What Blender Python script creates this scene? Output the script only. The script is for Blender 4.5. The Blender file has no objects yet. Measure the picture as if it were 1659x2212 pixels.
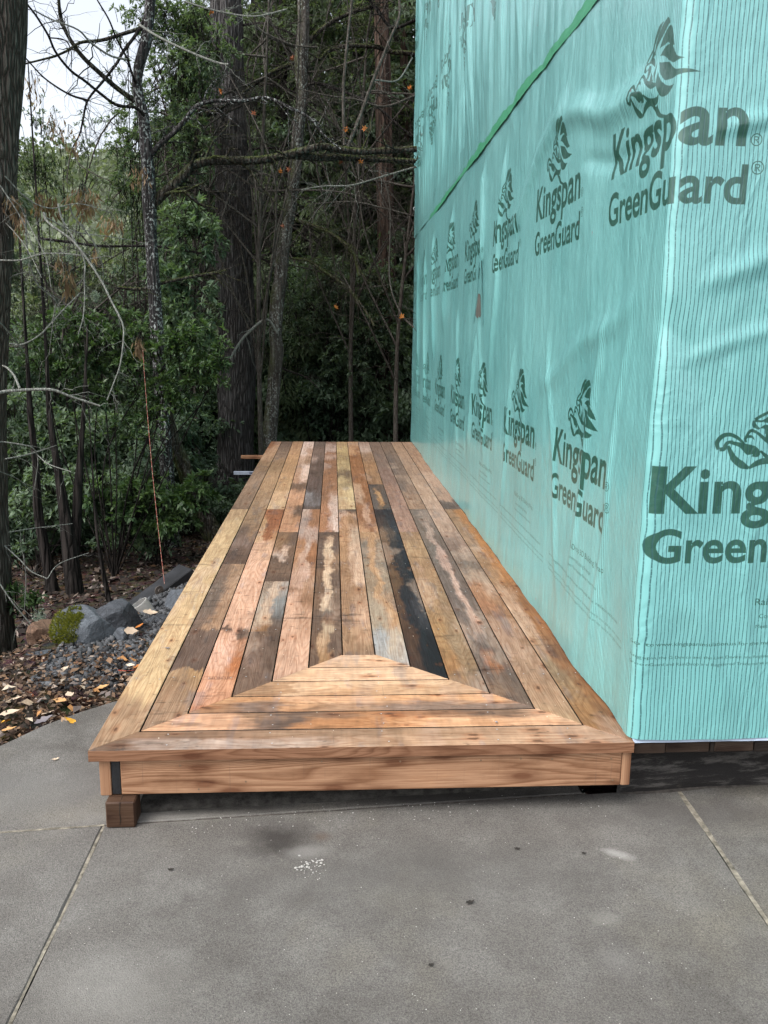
import bpy, math, random
import numpy as np
from mathutils import Vector, Matrix

R = math.radians
S = bpy.context.scene
rng = np.random.default_rng(7)
random.seed(7)

# ------------------------------------------------------------------ camera, sky, sun, exposure
CX, CD, CH, CF = 0.8200, 2.70957, 1.36749, 1857.37      # x, distance before the deck, height over the deck boards, focal length (for a 1659 px wide picture)
PITCH, YAW, ROLL = 0.200842, 0.0600359, -0.0116505
def _axes():
    cp, sp, cy, sy = math.cos(PITCH), math.sin(PITCH), math.cos(YAW), math.sin(YAW)
    F = np.array([sy*cp, cy*cp, -sp]); Rr = np.array([cy, -sy, 0.0]); U = np.cross(Rr, F)
    return Rr*math.cos(ROLL) - U*math.sin(ROLL), Rr*math.sin(ROLL) + U*math.cos(ROLL), F
AR, AU, AF = _axes()
CAM = np.array([CX, -CD, CH])
cam = bpy.data.cameras.new('camera'); camo = bpy.data.objects.new('camera', cam)
S.collection.objects.link(camo); S.camera = camo
camo.matrix_world = Matrix(((AR[0], AU[0], -AF[0], CAM[0]), (AR[1], AU[1], -AF[1], CAM[1]), (AR[2], AU[2], -AF[2], CAM[2]), (0, 0, 0, 1)))
cam.sensor_fit = 'HORIZONTAL'; cam.sensor_width = 36.0; cam.lens = 36.0*CF/1659.0
cam.clip_start = 0.05; cam.clip_end = 1500

SUN_EL, SUN_ROT = R(55), R(232)        # high, behind the camera and a little to the left, veiled by cloud
world = bpy.data.worlds.new('World'); S.world = world; world.use_nodes = True
wn = world.node_tree; wn.nodes.clear()
sky = wn.nodes.new('ShaderNodeTexSky'); sky.sky_type = 'NISHITA'; sky.sun_disc = False
sky.sun_elevation = SUN_EL; sky.sun_rotation = SUN_ROT; sky.air_density = 1.0; sky.dust_density = 4.0; sky.ozone_density = 1.0
hs = wn.nodes.new('ShaderNodeHueSaturation'); hs.inputs['Saturation'].default_value = 0.34
bg = wn.nodes.new('ShaderNodeBackground'); bg.inputs['Strength'].default_value = 0.15
wo = wn.nodes.new('ShaderNodeOutputWorld')
wn.links.new(sky.outputs[0], hs.inputs['Color']); wn.links.new(hs.outputs[0], bg.inputs[0]); wn.links.new(bg.outputs[0], wo.inputs[0])
sun = bpy.data.lights.new('sun', 'SUN'); sun.energy = 0.55; sun.angle = R(35); sun.color = (1.0, 0.97, 0.93)
suno = bpy.data.objects.new('sun', sun); S.collection.objects.link(suno)
# Nishita: rotation 0 is +Y, turning clockwise seen from above
sd = Vector((math.sin(SUN_ROT)*math.cos(SUN_EL), math.cos(SUN_ROT)*math.cos(SUN_EL), math.sin(SUN_EL)))
suno.rotation_euler = sd.to_track_quat('Z', 'Y').to_euler()
S.view_settings.view_transform = 'Standard'; S.view_settings.look = 'None'
S.view_settings.exposure = 1.14; S.view_settings.gamma = 1.0; S.view_settings.use_curve_mapping = False
S.render.engine = 'CYCLES'
S.cycles.max_bounces = 6; S.cycles.diffuse_bounces = 3; S.cycles.glossy_bounces = 2; S.cycles.transmission_bounces = 2
S.cycles.use_denoising = True; S.cycles.denoising_prefilter = 'NONE'; S.cycles.sample_clamp_indirect = 4.0

# ------------------------------------------------------------------ pixel (of a 1659 px wide picture) to place
def ray(px, py):
    return AF*CF + AR*(px-829.5) - AU*(py-1106.0)
def at(px, py, Y):                     # the point seen there at depth Y
    d = ray(px, py); return CAM + d*((Y-CAM[1])/d[1])
def atz(px, py, z=-0.27):              # the point seen there on a level plane
    d = ray(px, py); return CAM + d*((z-CAM[2])/d[2])
def proj(P):
    P = np.asarray(P, float) - CAM; z = P@AF
    return 829.5 + CF*(P@AR)/z, 1106 - CF*(P@AU)/z
def mpp(P):                            # metres in one picture pixel at a place
    return float((np.asarray(P)-CAM)@AF)/CF
_Yt = np.linspace(-0.02, 9, 3000)
_pt = proj(np.stack([np.full(3000, .93), _Yt, np.zeros(3000)], 1))[1]
def Yof(py):                           # deck depth seen at picture row py
    return float(np.interp(-py, -_pt, _Yt))

# ------------------------------------------------------------------ numpy noise
_TAB = np.random.default_rng(99).random((256, 256)).astype(np.float32)
def vnoise(x, y, z=0.0, seed=0):
    if np.ndim(z) == 0:                # flat noise: z only picks another slice
        x = np.asarray(x, np.float32)+float(z)*37.7+seed*5.3; y = np.asarray(y, np.float32)+float(z)*11.3+seed*91.7
        ix, iy = np.floor(x), np.floor(y); fx, fy = x-ix, y-iy
        fx = fx*fx*(3-2*fx); fy = fy*fy*(3-2*fy); ix = ix.astype(np.int32) & 255; iy = iy.astype(np.int32) & 255
        ix1, iy1 = (ix+1) & 255, (iy+1) & 255
        a = _TAB[ix, iy]; c = _TAB[ix, iy1]
        a = a+(_TAB[ix1, iy]-a)*fx; c = c+(_TAB[ix1, iy1]-c)*fx
        return (a+(c-a)*fy)*2-1
    z = np.asarray(z, float); k = np.floor(z); f = z-k; f = f*f*(3-2*f); x = np.asarray(x, float); y = np.asarray(y, float)
    def sl(q): return vnoise(x+q*17.31, y+q*5.77, 0.0, seed)
    return sl(k)*(1-f)+sl(k+1)*f
def fbm(x, y, z=0.0, o=4, seed=0, g=.5):
    r, a, t = 0, 1.0, 0
    for k in range(o):
        f = 2.03**k; r = r + a*vnoise(np.asarray(x)*f, np.asarray(y)*f, np.asarray(z)*f, seed+k*13); t += a; a *= g
    return r/t
def sm(a, b, x):
    t = np.clip((np.asarray(x, float)-a)/(b-a), 0, 1); return t*t*(3-2*t)
def lin(c):
    c = np.asarray(c, float)/255.0
    return np.where(c <= .04045, c/12.92, ((c+.055)/1.055)**2.4)

# ------------------------------------------------------------------ object helpers
def me_from(name, v, f, mats=None, smooth=False):
    """v (n,3); f a list of faces or an (m,3|4) array"""
    me = bpy.data.meshes.new(name)
    v = np.asarray(v, np.float32)
    if isinstance(f, np.ndarray):
        m, k = f.shape
        me.vertices.add(len(v)); me.vertices.foreach_set('co', v.ravel())
        me.loops.add(m*k); me.loops.foreach_set('vertex_index', f.astype(np.int32).ravel())
        me.polygons.add(m); me.polygons.foreach_set('loop_start', np.arange(0, m*k, k, dtype=np.int32))
        me.polygons.foreach_set('loop_total', np.full(m, k, np.int32))
        me.update(calc_edges=True)
    else:
        me.from_pydata([tuple(map(float, p)) for p in v], [], f); me.update()
    if smooth:
        me.polygons.foreach_set('use_smooth', np.ones(len(me.polygons), bool))
    for m_ in (mats if isinstance(mats, (list, tuple)) else [mats] if mats else []):
        me.materials.append(m_)
    return me
def link(name, me, parent=None, loc=None):
    o = bpy.data.objects.new(name, me); S.collection.objects.link(o)
    if parent is not None: o.parent = parent
    if loc is not None: o.location = loc
    return o
def thing(name, label, cat, loc=(0, 0, 0), group=None):
    o = bpy.data.objects.new(name, None); S.collection.objects.link(o); o.empty_display_size = .1
    o.location = tuple(map(float, loc)); return tag(o, label, cat, group)
def tag(o, label=None, cat=None, group=None, kind=None):
    if label: o['label'] = label
    if cat: o['category'] = cat
    if group: o['group'] = group
    if kind: o['kind'] = kind
    return o
def local(v, root):                    # world points to the root's own frame (roots are only moved)
    return np.asarray(v, float) - np.array(root.location)
def box(x0, x1, y0, y1, z0, z1, c=.002):
    """a box with chamfered edges on all sides: 24 vertices"""
    v, f = [], []
    xs, ys, zs = (x0, x1), (y0, y1), (z0, z1); idx = {}
    for i in (0, 1):
        for j in (0, 1):
            for k in (0, 1):
                sx, sy, sz = (1 if i == 0 else -1), (1 if j == 0 else -1), (1 if k == 0 else -1)
                for ax in range(3):
                    p = [xs[i], ys[j], zs[k]]
                    if ax != 0: p[0] += sx*c
                    if ax != 1: p[1] += sy*c
                    if ax != 2: p[2] += sz*c
                    idx[i, j, k, ax] = len(v); v.append(p)
    for ax in range(3):                                   # six faces
        for s_ in (0, 1):
            o = [a for a in range(3) if a != ax]; q = []
            for a, b in ((0, 0), (1, 0), (1, 1), (0, 1)):
                k = [0, 0, 0]; k[ax] = s_; k[o[0]] = a; k[o[1]] = b; q.append(idx[(*k, ax)])
            if (s_ == 1) == (ax == 1): q = q[::-1]
            f.append(q)
    for ax in range(3):                                   # twelve edge chamfers
        o = [a for a in range(3) if a != ax]
        for a in (0, 1):
            for b in (0, 1):
                k0 = [0, 0, 0]; k0[o[0]] = a; k0[o[1]] = b; k1 = list(k0); k1[ax] = 1
                q = [idx[(*k0, o[0])], idx[(*k1, o[0])], idx[(*k1, o[1])], idx[(*k0, o[1])]]
                f.append(q)
    for i in (0, 1):
        for j in (0, 1):
            for k in (0, 1): f.append([idx[i, j, k, a] for a in range(3)])
    return np.array(v), f
def fix_normals(me):
    import bmesh
    bm = bmesh.new(); bm.from_mesh(me); bmesh.ops.recalc_face_normals(bm, faces=bm.faces); bm.to_mesh(me); bm.free(); return me
def tubes(paths, radii, n=6, rough=0.0, seed=0, cap=True):
    """paths (B,k,3), radii (B,k): all tubes in one vertex/quad array"""
    P = np.asarray(paths, float); Rd = np.asarray(radii, float); B, k, _ = P.shape
    T = np.gradient(P, axis=1); T /= np.linalg.norm(T, axis=2, keepdims=True)+1e-9
    ref = np.zeros_like(T); ref[..., 0] = 1
    bad = np.abs(T[:, :1, 0]).repeat(k, 1) > .85; ref[bad] = (0, 1, 0)
    N = np.cross(T, ref); N /= np.linalg.norm(N, axis=2, keepdims=True)+1e-9
    Bn = np.cross(T, N)
    a = np.linspace(0, 2*np.pi, n, endpoint=False)
    ring = N[:, :, None]*np.cos(a)[None, None, :, None] + Bn[:, :, None]*np.sin(a)[None, None, :, None]
    rr = Rd[:, :, None].repeat(n, 2)
    V = P[:, :, None] + ring*rr[..., None]
    if rough > 0:
        q = P[:, :, None] + ring*.35
        d = fbm(q[..., 0]*9, q[..., 1]*9, q[..., 2]*1.6, 3, seed)
        V = P[:, :, None] + ring*(rr*(1+rough*d))[..., None]
    V = V.reshape(-1, 3)
    b, i, j = np.meshgrid(np.arange(B), np.arange(k-1), np.arange(n), indexing='ij')
    j2 = (j+1) % n; base = b*k*n
    F = np.stack([base+i*n+j, base+i*n+j2, base+(i+1)*n+j2, base+(i+1)*n+j], -1).reshape(-1, 4)
    return V, F
def spline(pts, k):
    """smooth resample of a control polyline to k points"""
    P = np.asarray(pts, float); m = len(P)
    if m == 2: t = np.linspace(0, 1, k)[:, None]; return P[0]*(1-t)+P[1]*t
    Q = np.vstack([2*P[0]-P[1], P, 2*P[-1]-P[-2]]); out = []
    for u in np.linspace(0, m-1-1e-6, k):
        i = int(u); t = u-i; p0, p1, p2, p3 = Q[i:i+4]
        out.append(.5*((2*p1)+(-p0+p2)*t+(2*p0-5*p1+4*p2-p3)*t*t+(-p0+3*p1-3*p2+p3)*t**3))
    return np.array(out)
class Acc:
    """collects quad meshes into one"""
    def __init__(s): s.v, s.f, s.n, s.c = [], [], 0, []
    def add(s, v, f, c=None):
        s.v.append(np.asarray(v, float)); s.f.append(np.asarray(f)+s.n); s.n += len(v)
        if c is not None: s.c.append(np.broadcast_to(np.asarray(c, float), (len(f), 3)))
    def mesh(s, name, m, smooth=True, root=None):
        v = np.vstack(s.v)
        if root is not None: v = local(v, root)
        me = me_from(name, v, np.vstack(s.f), m, smooth)
        if s.c: face_col(me, np.vstack(s.c))
        return me
def face_col(me, cols, name='tint'):
    """one colour per face"""
    a = me.color_attributes.new(name, 'FLOAT_COLOR', 'CORNER')
    k = len(me.loops)//len(me.polygons)
    c = np.ones((len(me.polygons), k, 4), np.float32); c[..., :3] = np.asarray(cols)[:, None, :]
    a.data.foreach_set('color', c.ravel())
def leaves(C, L, Wd, D, N, fold=.18, curl=.15):
    """folded pointed leaves: centres C (n,3), length L, width Wd, direction D, normal N -> one quad each (two triangles), 4 own vertices"""
    n = len(C); D = D/(np.linalg.norm(D, axis=1, keepdims=True)+1e-9)
    X = np.cross(D, N); X /= np.linalg.norm(X, axis=1, keepdims=True)+1e-9
    N = np.cross(X, D); L = np.broadcast_to(L, n)[:, None]; Wd = np.broadcast_to(Wd, n)[:, None]
    b = C; t = C + D*L - N*L*curl
    l = C + D*L*.45 + X*Wd*.5 + N*Wd*fold; r = C + D*L*.45 - X*Wd*.5 + N*Wd*fold
    V = np.stack([b, r, t, l], 1).reshape(-1, 3)
    F = np.arange(4*n).reshape(n, 4)
    return V, F
def rdir(n, g=rng):
    d = g.normal(size=(n, 3)); return d/np.linalg.norm(d, axis=1, keepdims=True)

# ------------------------------------------------------------------ node helpers
class M:
    def __init__(s, name, rough=.6, spec=.3):
        s.m = bpy.data.materials.new(name); s.m.use_nodes = True; s.t = s.m.node_tree
        s.t.nodes.clear(); s.out = s.t.nodes.new('ShaderNodeOutputMaterial')
        s.b = s.t.nodes.new('ShaderNodeBsdfPrincipled'); s.t.links.new(s.b.outputs[0], s.out.inputs[0])
        s.b.inputs['Roughness'].default_value = rough; s.b.inputs['Specular IOR Level'].default_value = spec
    def put(s, inp, v):
        if hasattr(v, 'links') or isinstance(v, bpy.types.NodeSocket): s.t.links.new(v, inp)
        elif isinstance(v, (tuple, list)) and len(v) == 3 and inp.type == 'RGBA': inp.default_value = (*v, 1)
        else: inp.default_value = v
    def n(s, typ, out=0, _p=None, **ins):
        nd = s.t.nodes.new('ShaderNode'+typ)
        for k, v in (_p or {}).items(): setattr(nd, k, v)
        for k, v in ins.items():
            key = int(k[1:]) if k[0] == 'i' and k[1:].isdigit() else k
            s.put(nd.inputs[key], v)
        return nd.outputs[out]
    def obj(s): return s.n('TexCoord', out='Object')
    def geo(s): return s.n('NewGeometry', out='Position')
    def uv(s, name): return s.n('UVMap', _p={'uv_map': name})
    def scale(s, v, sx, sy=None, sz=None):
        return s.n('Mapping', Vector=v, Scale=(sx, sx if sy is None else sy, sx if sz is None else sz))
    def noise(s, v, sc=1.0, det=3.0, ro=.5, dist=0.0, out='Fac'):
        return s.n('TexNoise', out=out, Vector=v, Scale=sc, Detail=det, Roughness=ro, Distortion=dist)
    def vor(s, v, sc=1.0, feat='F1', out='Distance', rnd=1.0, dim='3D'):
        return s.n('TexVoronoi', out=out, _p={'feature': feat, 'voronoi_dimensions': dim}, Vector=v, Scale=sc, Randomness=rnd)
    def ramp(s, f, stops, interp='LINEAR'):
        nd = s.t.nodes.new('ShaderNodeValToRGB'); s.t.links.new(f, nd.inputs[0]); cr = nd.color_ramp; cr.interpolation = interp
        while len(cr.elements) < len(stops): cr.elements.new(.5)
        for e, (p, c) in zip(cr.elements, stops):
            e.position = p; e.color = (*c, 1) if isinstance(c, (tuple, list, np.ndarray)) else (c, c, c, 1)
        return nd.outputs[0]
    def mix(s, f, a, b, mode='MIX'):
        nd = s.t.nodes.new('ShaderNodeMix'); nd.data_type = 'RGBA'; nd.blend_type = mode
        s.put(nd.inputs[0], f); s.put(nd.inputs[6], a); s.put(nd.inputs[7], b); return nd.outputs[2]
    def math(s, op, a, b=0.0, c=0.0):
        nd = s.t.nodes.new('ShaderNodeMath'); nd.operation = op
        s.put(nd.inputs[0], a); s.put(nd.inputs[1], b); s.put(nd.inputs[2], c); return nd.outputs[0]
    def attr(s, name, out='Color', typ='GEOMETRY'):
        return s.n('Attribute', out=out, _p={'attribute_name': name, 'attribute_type': typ})
    def rand(s): return s.n('ObjectInfo', out='Random')
    def bump(s, h, dist=.01, st=1.0, nrm=None):
        nd = s.t.nodes.new('ShaderNodeBump'); s.put(nd.inputs['Height'], h)
        nd.inputs['Distance'].default_value = dist; nd.inputs['Strength'].default_value = st
        if nrm is not None: s.t.links.new(nrm, nd.inputs['Normal'])
        s.t.links.new(nd.outputs[0], s.b.inputs['Normal']); return nd.outputs[0]
    def col(s, c): s.put(s.b.inputs['Base Color'], c)
    def rough(s, c): s.put(s.b.inputs['Roughness'], c)

def L(*c): return tuple(float(x) for x in lin(c))

# ------------------------------------------------------------------ materials
def m_wood(name, image=None, base=(.45, .3, .19), dark=.62, soft=.5, gs=1.0, rings=22.0):
    m = M(name, .62, .25); g = m.uv('grain')
    base_c = m.n('TexImage', _p={'image': image, 'extension': 'EXTEND'}, Vector=m.uv('stain')) if image else base
    # long flowing growth-ring figure: contour lines of a stretched noise
    f = m.noise(m.scale(g, 1.1*gs, 9.5*gs), 1.0, 1.5, .45, .35)
    ring = m.math('FRACT', m.math('MULTIPLY', f, rings))
    line = m.ramp(ring, [(0, 0.0), (.35, 0.0), (.82, 1.0), (1, 0.0)])
    fine = m.noise(m.scale(g, 5, 210), 1.0, 4.0, .7)
    med = m.noise(m.scale(g, 2.2, 42), 1.0, 4.0, .62)
    spots = m.noise(m.scale(g, 5, 17), 1.0, 5.0, .65)
    c = m.mix(m.math('MULTIPLY', line, soft), base_c, m.mix(1.0, base_c, (dark, dark*.80, dark*.66), 'MULTIPLY'))
    c = m.mix(m.ramp(med, [(.36, .62), (.62, 0.0)]), c, m.mix(1.0, c, (.70, .64, .60), 'MULTIPLY'))
    c = m.mix(m.ramp(fine, [(.38, .6), (.56, 0.0)]), c, m.mix(1.0, c, (.60, .50, .44), 'MULTIPLY'))
    c = m.mix(m.ramp(spots, [(.60, 0.0), (.76, .42)]), c, (.10, .085, .075) if image else m.mix(1.0, c, (.4, .38, .36), 'MULTIPLY'))
    if not image:
        sm_ = m.noise(m.scale(g, 3.2, 9), 1.0, 5, .65); c = m.mix(m.ramp(sm_, [(.50, 0.0), (.68, .62)]), c, m.mix(1.0, c, (.50, .42, .36), 'MULTIPLY')); c = m.mix(m.ramp(sm_, [(.28, .45), (.42, 0.0)]), c, m.mix(1.0, c, (1.25, 1.22, 1.15), 'MULTIPLY'))
    # knots
    kv = m.scale(g, 4.2, 12.0); kd = m.vor(kv, 1.0, dim='2D')
    kn = m.ramp(m.math('ADD', kd, m.math('MULTIPLY', m.noise(kv, 9.0, 2), .03)), [(.12, 1.0), (.20, .55), (.40, 0.0)])
    if not image: c = m.mix(m.math('MULTIPLY', kn, .8), c, m.mix(1.0, c, (.34, .22, .17), 'MULTIPLY'))
    # cross checks and saw marks
    chk = m.noise(m.scale(g, 150, 4), 1.0, 2.0, .6)
    c = m.mix(m.ramp(chk, [(.66, 0.0), (.78, .35)]), c, (.09, .07, .06))
    m.col(c); m.rough(m.ramp(med, [(.3, .75), (.7, .5)]))
    m.bump(m.math('ADD', m.math('MULTIPLY', line, -.4), m.math('ADD', m.math('MULTIPLY', fine, .5), med)), .0011, .8)
    return m.m

def m_plain(name, c, rough=.6, spec=.3, var=.25, sc=6, bump=0, metal=0):
    m = M(name, rough, spec); p = m.obj()
    n = m.noise(p, sc, 4, .6)
    m.col(m.mix(m.ramp(n, [(.3, 0.0), (.7, 1.0)]), tuple(x*(1-var) for x in c), tuple(min(1, x*(1+var)) for x in c)))
    m.b.inputs['Metallic'].default_value = metal
    if bump: m.bump(m.noise(p, sc*8, 4, .65), bump, 1.0)
    return m.m

def m_concrete():
    m = M('broom_finished_concrete', .86, .25); p = m.geo()
    big = m.noise(p, .9, 5, .6); mid = m.noise(p, 5, 5, .65); fine = m.noise(p, 210, 3, .75); sand = m.vor(p, 330)
    c = m.mix(m.ramp(big, [(.32, 0.0), (.68, 1.0)]), (.088, .082, .074), (.145, .136, .124))
    c = m.mix(m.ramp(mid, [(.42, 0.0), (.70, .75)]), c, (.180, .173, .160))
    c = m.mix(m.ramp(m.noise(p, 2.2, 4, .6), [(.52, 0.0), (.75, .55)]), c, (.165, .150, .118))
    c = m.mix(1.0, c, m.ramp(fine, [(.30, .48), (.5, 1.0), (.7, 1.42)]), 'MULTIPLY')
    c = m.mix(m.ramp(sand, [(.10, .6), (.22, 0.0)]), c, (.40, .38, .34))
    c = m.mix(m.ramp(m.vor(p, 95), [(.05, .75), (.10, 0.0)]), c, (.07, .066, .06))
    c = m.mix(m.ramp(m.vor(m.n('VectorMath', _p={'operation': 'ADD'}, i0=p, i1=(3.1, 7.7, 0)), 26), [(.022, .9), (.04, 0.0)]), c, (.6, .57, .5))
    # soft blots: damp dark patch, rust, pale scuffs, darker bands near the deck
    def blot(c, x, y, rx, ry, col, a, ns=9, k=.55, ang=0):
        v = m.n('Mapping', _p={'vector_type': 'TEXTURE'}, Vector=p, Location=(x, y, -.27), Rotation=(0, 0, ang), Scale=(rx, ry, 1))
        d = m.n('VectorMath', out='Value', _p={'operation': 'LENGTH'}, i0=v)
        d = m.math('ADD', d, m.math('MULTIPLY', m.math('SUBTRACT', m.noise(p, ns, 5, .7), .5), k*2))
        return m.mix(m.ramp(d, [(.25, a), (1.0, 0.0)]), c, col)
    def px(u, v): w = atz(u, v); return float(w[0]), float(w[1])
    x, y = px(610, 1815); c = blot(c, x, y, .17, .14, (.035, .031, .028), .85)
    x, y = px(695, 1808); c = blot(c, x, y, .05, .045, (.11, .07, .045), .4)
    x, y = px(330, 1760); c = blot(c, x, y, .4, .07, (.32, .31, .28), .35)
    x, y = px(1335, 1845); c = blot(c, x, y, .07, .030, (.42, .41, .385), .5, 18, .6, -.5)
    x, y = px(1305, 1985); c = blot(c, x, y, .07, .04, (.26, .25, .225), .35, 24, .8)
    x, y = px(1330, 2075); c = blot(c, x, y, .06, .10, (.22, .21, .20), .25, 20, .8)
    x, y = px(665, 1840); c = blot(c, x, y, .09, .05, (.32, .31, .29), .45, 18, .7)
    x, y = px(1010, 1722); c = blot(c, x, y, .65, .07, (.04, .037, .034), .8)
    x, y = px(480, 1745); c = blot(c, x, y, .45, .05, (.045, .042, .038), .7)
    x, y = px(880, 1900); c = blot(c, x, y, .8, .22, (.085, .080, .074), .5, 5)
    x, y = px(1500, 1760); c = blot(c, x, y, .5, .14, (.08, .075, .07), .5, 5)
    x, y = px(100, 1700); c = blot(c, x, y, .4, .25, (.17, .168, .16), .4, 5)
    x, y = px(250, 2140); c = blot(c, x, y, .3, .2, (.30, .29, .265), .3)
    # dirt that gathers along the joint by the deck
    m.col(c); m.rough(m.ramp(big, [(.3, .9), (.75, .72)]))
    m.bump(m.math('ADD', m.math('MULTIPLY', fine, .6), m.math('ADD', m.math('MULTIPLY', sand, .5), mid)), .0028, .9)
    return m.m

def m_wrap(img):
    m = M('ribbed_green_house_wrap', .34, .75); u = m.uv('print'); su = m.uv('sheet')
    sep = m.t.nodes.new('ShaderNodeSeparateXYZ'); m.t.links.new(su, sep.inputs[0])
    wob = m.noise(m.scale(su, .9, 5.5), 1.0, 2.5, .55)
    wob2 = m.noise(m.scale(su, 24, 3.5), 1.0, 1, .5)
    ph = m.math('ADD', m.math('DIVIDE', sep.outputs[0], .0137), m.math('ADD', m.math('MULTIPLY', wob, 1.0), m.math('MULTIPLY', wob2, .42)))
    fr = m.math('FRACT', ph)
    rib = m.ramp(fr, [(.0, 0.0), (.36, 0.0), (.45, 1.0), (.55, 1.0), (.64, 0.0)])
    dash = m.ramp(m.noise(m.scale(su, 70, 130), 1.0, 2, .6), [(.30, .45), (.5, 1.0)])
    m.b.inputs['Coat Weight'].default_value = .6; m.b.inputs['Coat Roughness'].default_value = .16
    cloud = m.noise(m.scale(su, 1.4, 1.2), 1.0, 4, .6)
    base = m.mix(m.ramp(cloud, [(.3, 0.0), (.7, 1.0)]), (.165, .450, .445), (.230, .560, .548))
    ink = m.n('TexImage', _p={'image': img, 'extension': 'REPEAT'}, Vector=u)
    wear = m.ramp(m.noise(m.scale(su, 30, 30), 1.0, 4, .7), [(.26, .86), (.45, .98)])
    fade = m.math('MULTIPLY', wear, m.attr('fade', out='Fac'))
    inkc = m.mix(m.noise(m.scale(su, 8, 8), 1.0, 3, .6), (.008, .065, .042), (.016, .100, .066))
    c = m.mix(m.math('MULTIPLY', ink, fade), base, inkc)
    c = m.mix(m.math('MULTIPLY', m.math('MULTIPLY', rib, dash), .88), c, (.015, .085, .090))
    # small reddish scuffs and flecks
    sc = m.ramp(m.vor(su, 4.2), [(.028, 1.0), (.045, 0.0)])
    sc = m.math('MULTIPLY', sc, m.ramp(m.noise(su, 55, 4, .7), [(.5, 0.0), (.56, 1.0)]))
    c = m.mix(m.math('MULTIPLY', sc, .7), c, (.34, .10, .13))
    fl = m.math('MULTIPLY', m.ramp(m.vor(m.scale(su, 1, .6), 22), [(.04, 1.0), (.07, 0.0)]), m.ramp(m.noise(su, 12, 2, .5), [(.55, 0.0), (.6, .6)]))
    c = m.mix(fl, c, (.05, .16, .16))
    m.col(c)
    m.rough(m.ramp(cloud, [(.3, .30), (.7, .46)]))
    cr = m.noise(m.scale(su, 3.0, 1.1), 1.0, 5, .6, .4)
    cr2 = m.noise(m.scale(su, 16, 5), 1.0, 4, .65)
    cr3 = m.noise(m.scale(su, 7.0, 2.2), 1.0, 3, .6, 1.5); cr3 = m.math('ABSOLUTE', m.math('SUBTRACT', cr3, .5))
    n1 = m.bump(m.math('ADD', m.math('MULTIPLY', cr, 1.0), m.math('ADD', m.math('MULTIPLY', cr2, .07), m.math('MULTIPLY', cr3, -.45))), .035, .75)
    n2 = m.t.nodes.new('ShaderNodeBump'); n2.invert = True; n2.inputs['Distance'].default_value = .0012; n2.inputs['Strength'].default_value = .5
    m.t.links.new(rib, n2.inputs['Height']); m.t.links.new(n1, n2.inputs['Normal']); m.t.links.new(n2.outputs[0], m.b.inputs['Normal'])
    return m.m

def m_leaf(name, a, b, trans=.25, rough=.45, spec=.35):
    m = M(name, rough, spec)
    t = m.attr('tint'); r = m.rand()
    c = m.mix(t, a, b)
    c = m.mix(1.0, c, m.ramp(r, [(0, .78), (1, 1.2)]), 'MULTIPLY')
    m.col(c)
    tr = m.t.nodes.new('ShaderNodeBsdfTranslucent'); m.put(tr.inputs[0], m.mix(1.0, c, (1.3, 1.5, .6), 'MULTIPLY'))
    mx = m.t.nodes.new('ShaderNodeMixShader'); mx.inputs[0].default_value = trans
    m.t.links.new(m.b.outputs[0], mx.inputs[1]); m.t.links.new(tr.outputs[0], mx.inputs[2]); m.t.links.new(mx.outputs[0], m.out.inputs[0])
    return m.m

def m_bark(name, a, b, crack, sc=1.0, lichen=0.0, moss=0.0, bump=.03, lc=(.42, .45, .42)):
    m = M(name, .9, .15); p = m.obj()
    v = m.scale(p, 16*sc, 16*sc, 1.9*sc)
    n = m.noise(v, 1.0, 6, .65, .6); plates = m.vor(m.n('VectorMath', _p={'operation': 'ADD'}, i0=v, i1=m.noise(v, .8, 3, out='Color')), 1.0, 'DISTANCE_TO_EDGE')
    c = m.mix(m.ramp(n, [(.3, 0.0), (.7, 1.0)]), a, b)
    c = m.mix(m.ramp(plates, [(.01, .8), (.22, 0.0)]), c, crack)
    if lichen:
        l = m.noise(m.scale(p, 42, 42, 30), 1.0, 3, .6); l2 = m.noise(p, 3.2, 2)
        lm = m.math('MULTIPLY', m.ramp(l, [(.54, 0.0), (.60, 1.0)]), m.ramp(l2, [(.38, .1), (.55, lichen)]))
        c = m.mix(lm, c, lc)
    if moss:
        mm = m.ramp(m.noise(p, 4, 4, .7), [(.5-.16*moss, 0.0), (.62, 1.0)])
        side = m.ramp(m.math('ADD', m.math('MULTIPLY', m.n('SeparateXYZ', out=0, Vector=m.n('NewGeometry', out='Normal')), -.5), .5), [(.45, 0.0), (.85, 1.0)])
        up = m.ramp(m.n('SeparateXYZ', out=2, Vector=m.n('NewGeometry', out='Normal')), [(.1, 0.0), (.7, 1.0)])
        mk = m.math('MULTIPLY', mm, m.math('MAXIMUM', side, up))
        c = m.mix(m.math('MULTIPLY', mk, moss), c, (.06, .085, .012))
    m.col(c); m.bump(m.math('ADD', m.math('MULTIPLY', m.ramp(plates, [(0, 0.0), (.25, 1.0)]), 1.0), m.math('MULTIPLY', n, .6)), bump, 1.0)
    return m.m

def m_soil():
    m = M('leaf_strewn_soil', .95, .1); p = m.geo()
    n = m.noise(p, 3, 6, .7); v = m.vor(p, 16, out='Color'); f = m.noise(p, 30, 4, .7)
    c = m.mix(m.ramp(n, [(.3, 0.0), (.7, 1.0)]), (.022, .016, .012), (.055, .040, .030))
    c = m.mix(m.ramp(f, [(.5, 0.0), (.68, .7)]), c, (.13, .095, .075))
    c = m.mix(.25, c, m.mix(1.0, v, (.14, .10, .08), 'MULTIPLY'))
    # grass and brush colour on the far hill
    y = m.n('SeparateXYZ', out=1, Vector=p)
    c = m.mix(m.ramp(m.math('DIVIDE', y, 100.0), [(.33, 0.0), (.45, 1.0)]), c, m.mix(n, (.04, .06, .025), (.09, .11, .05)))
    m.col(c); m.bump(f, .03, .8); return m.m

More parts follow.
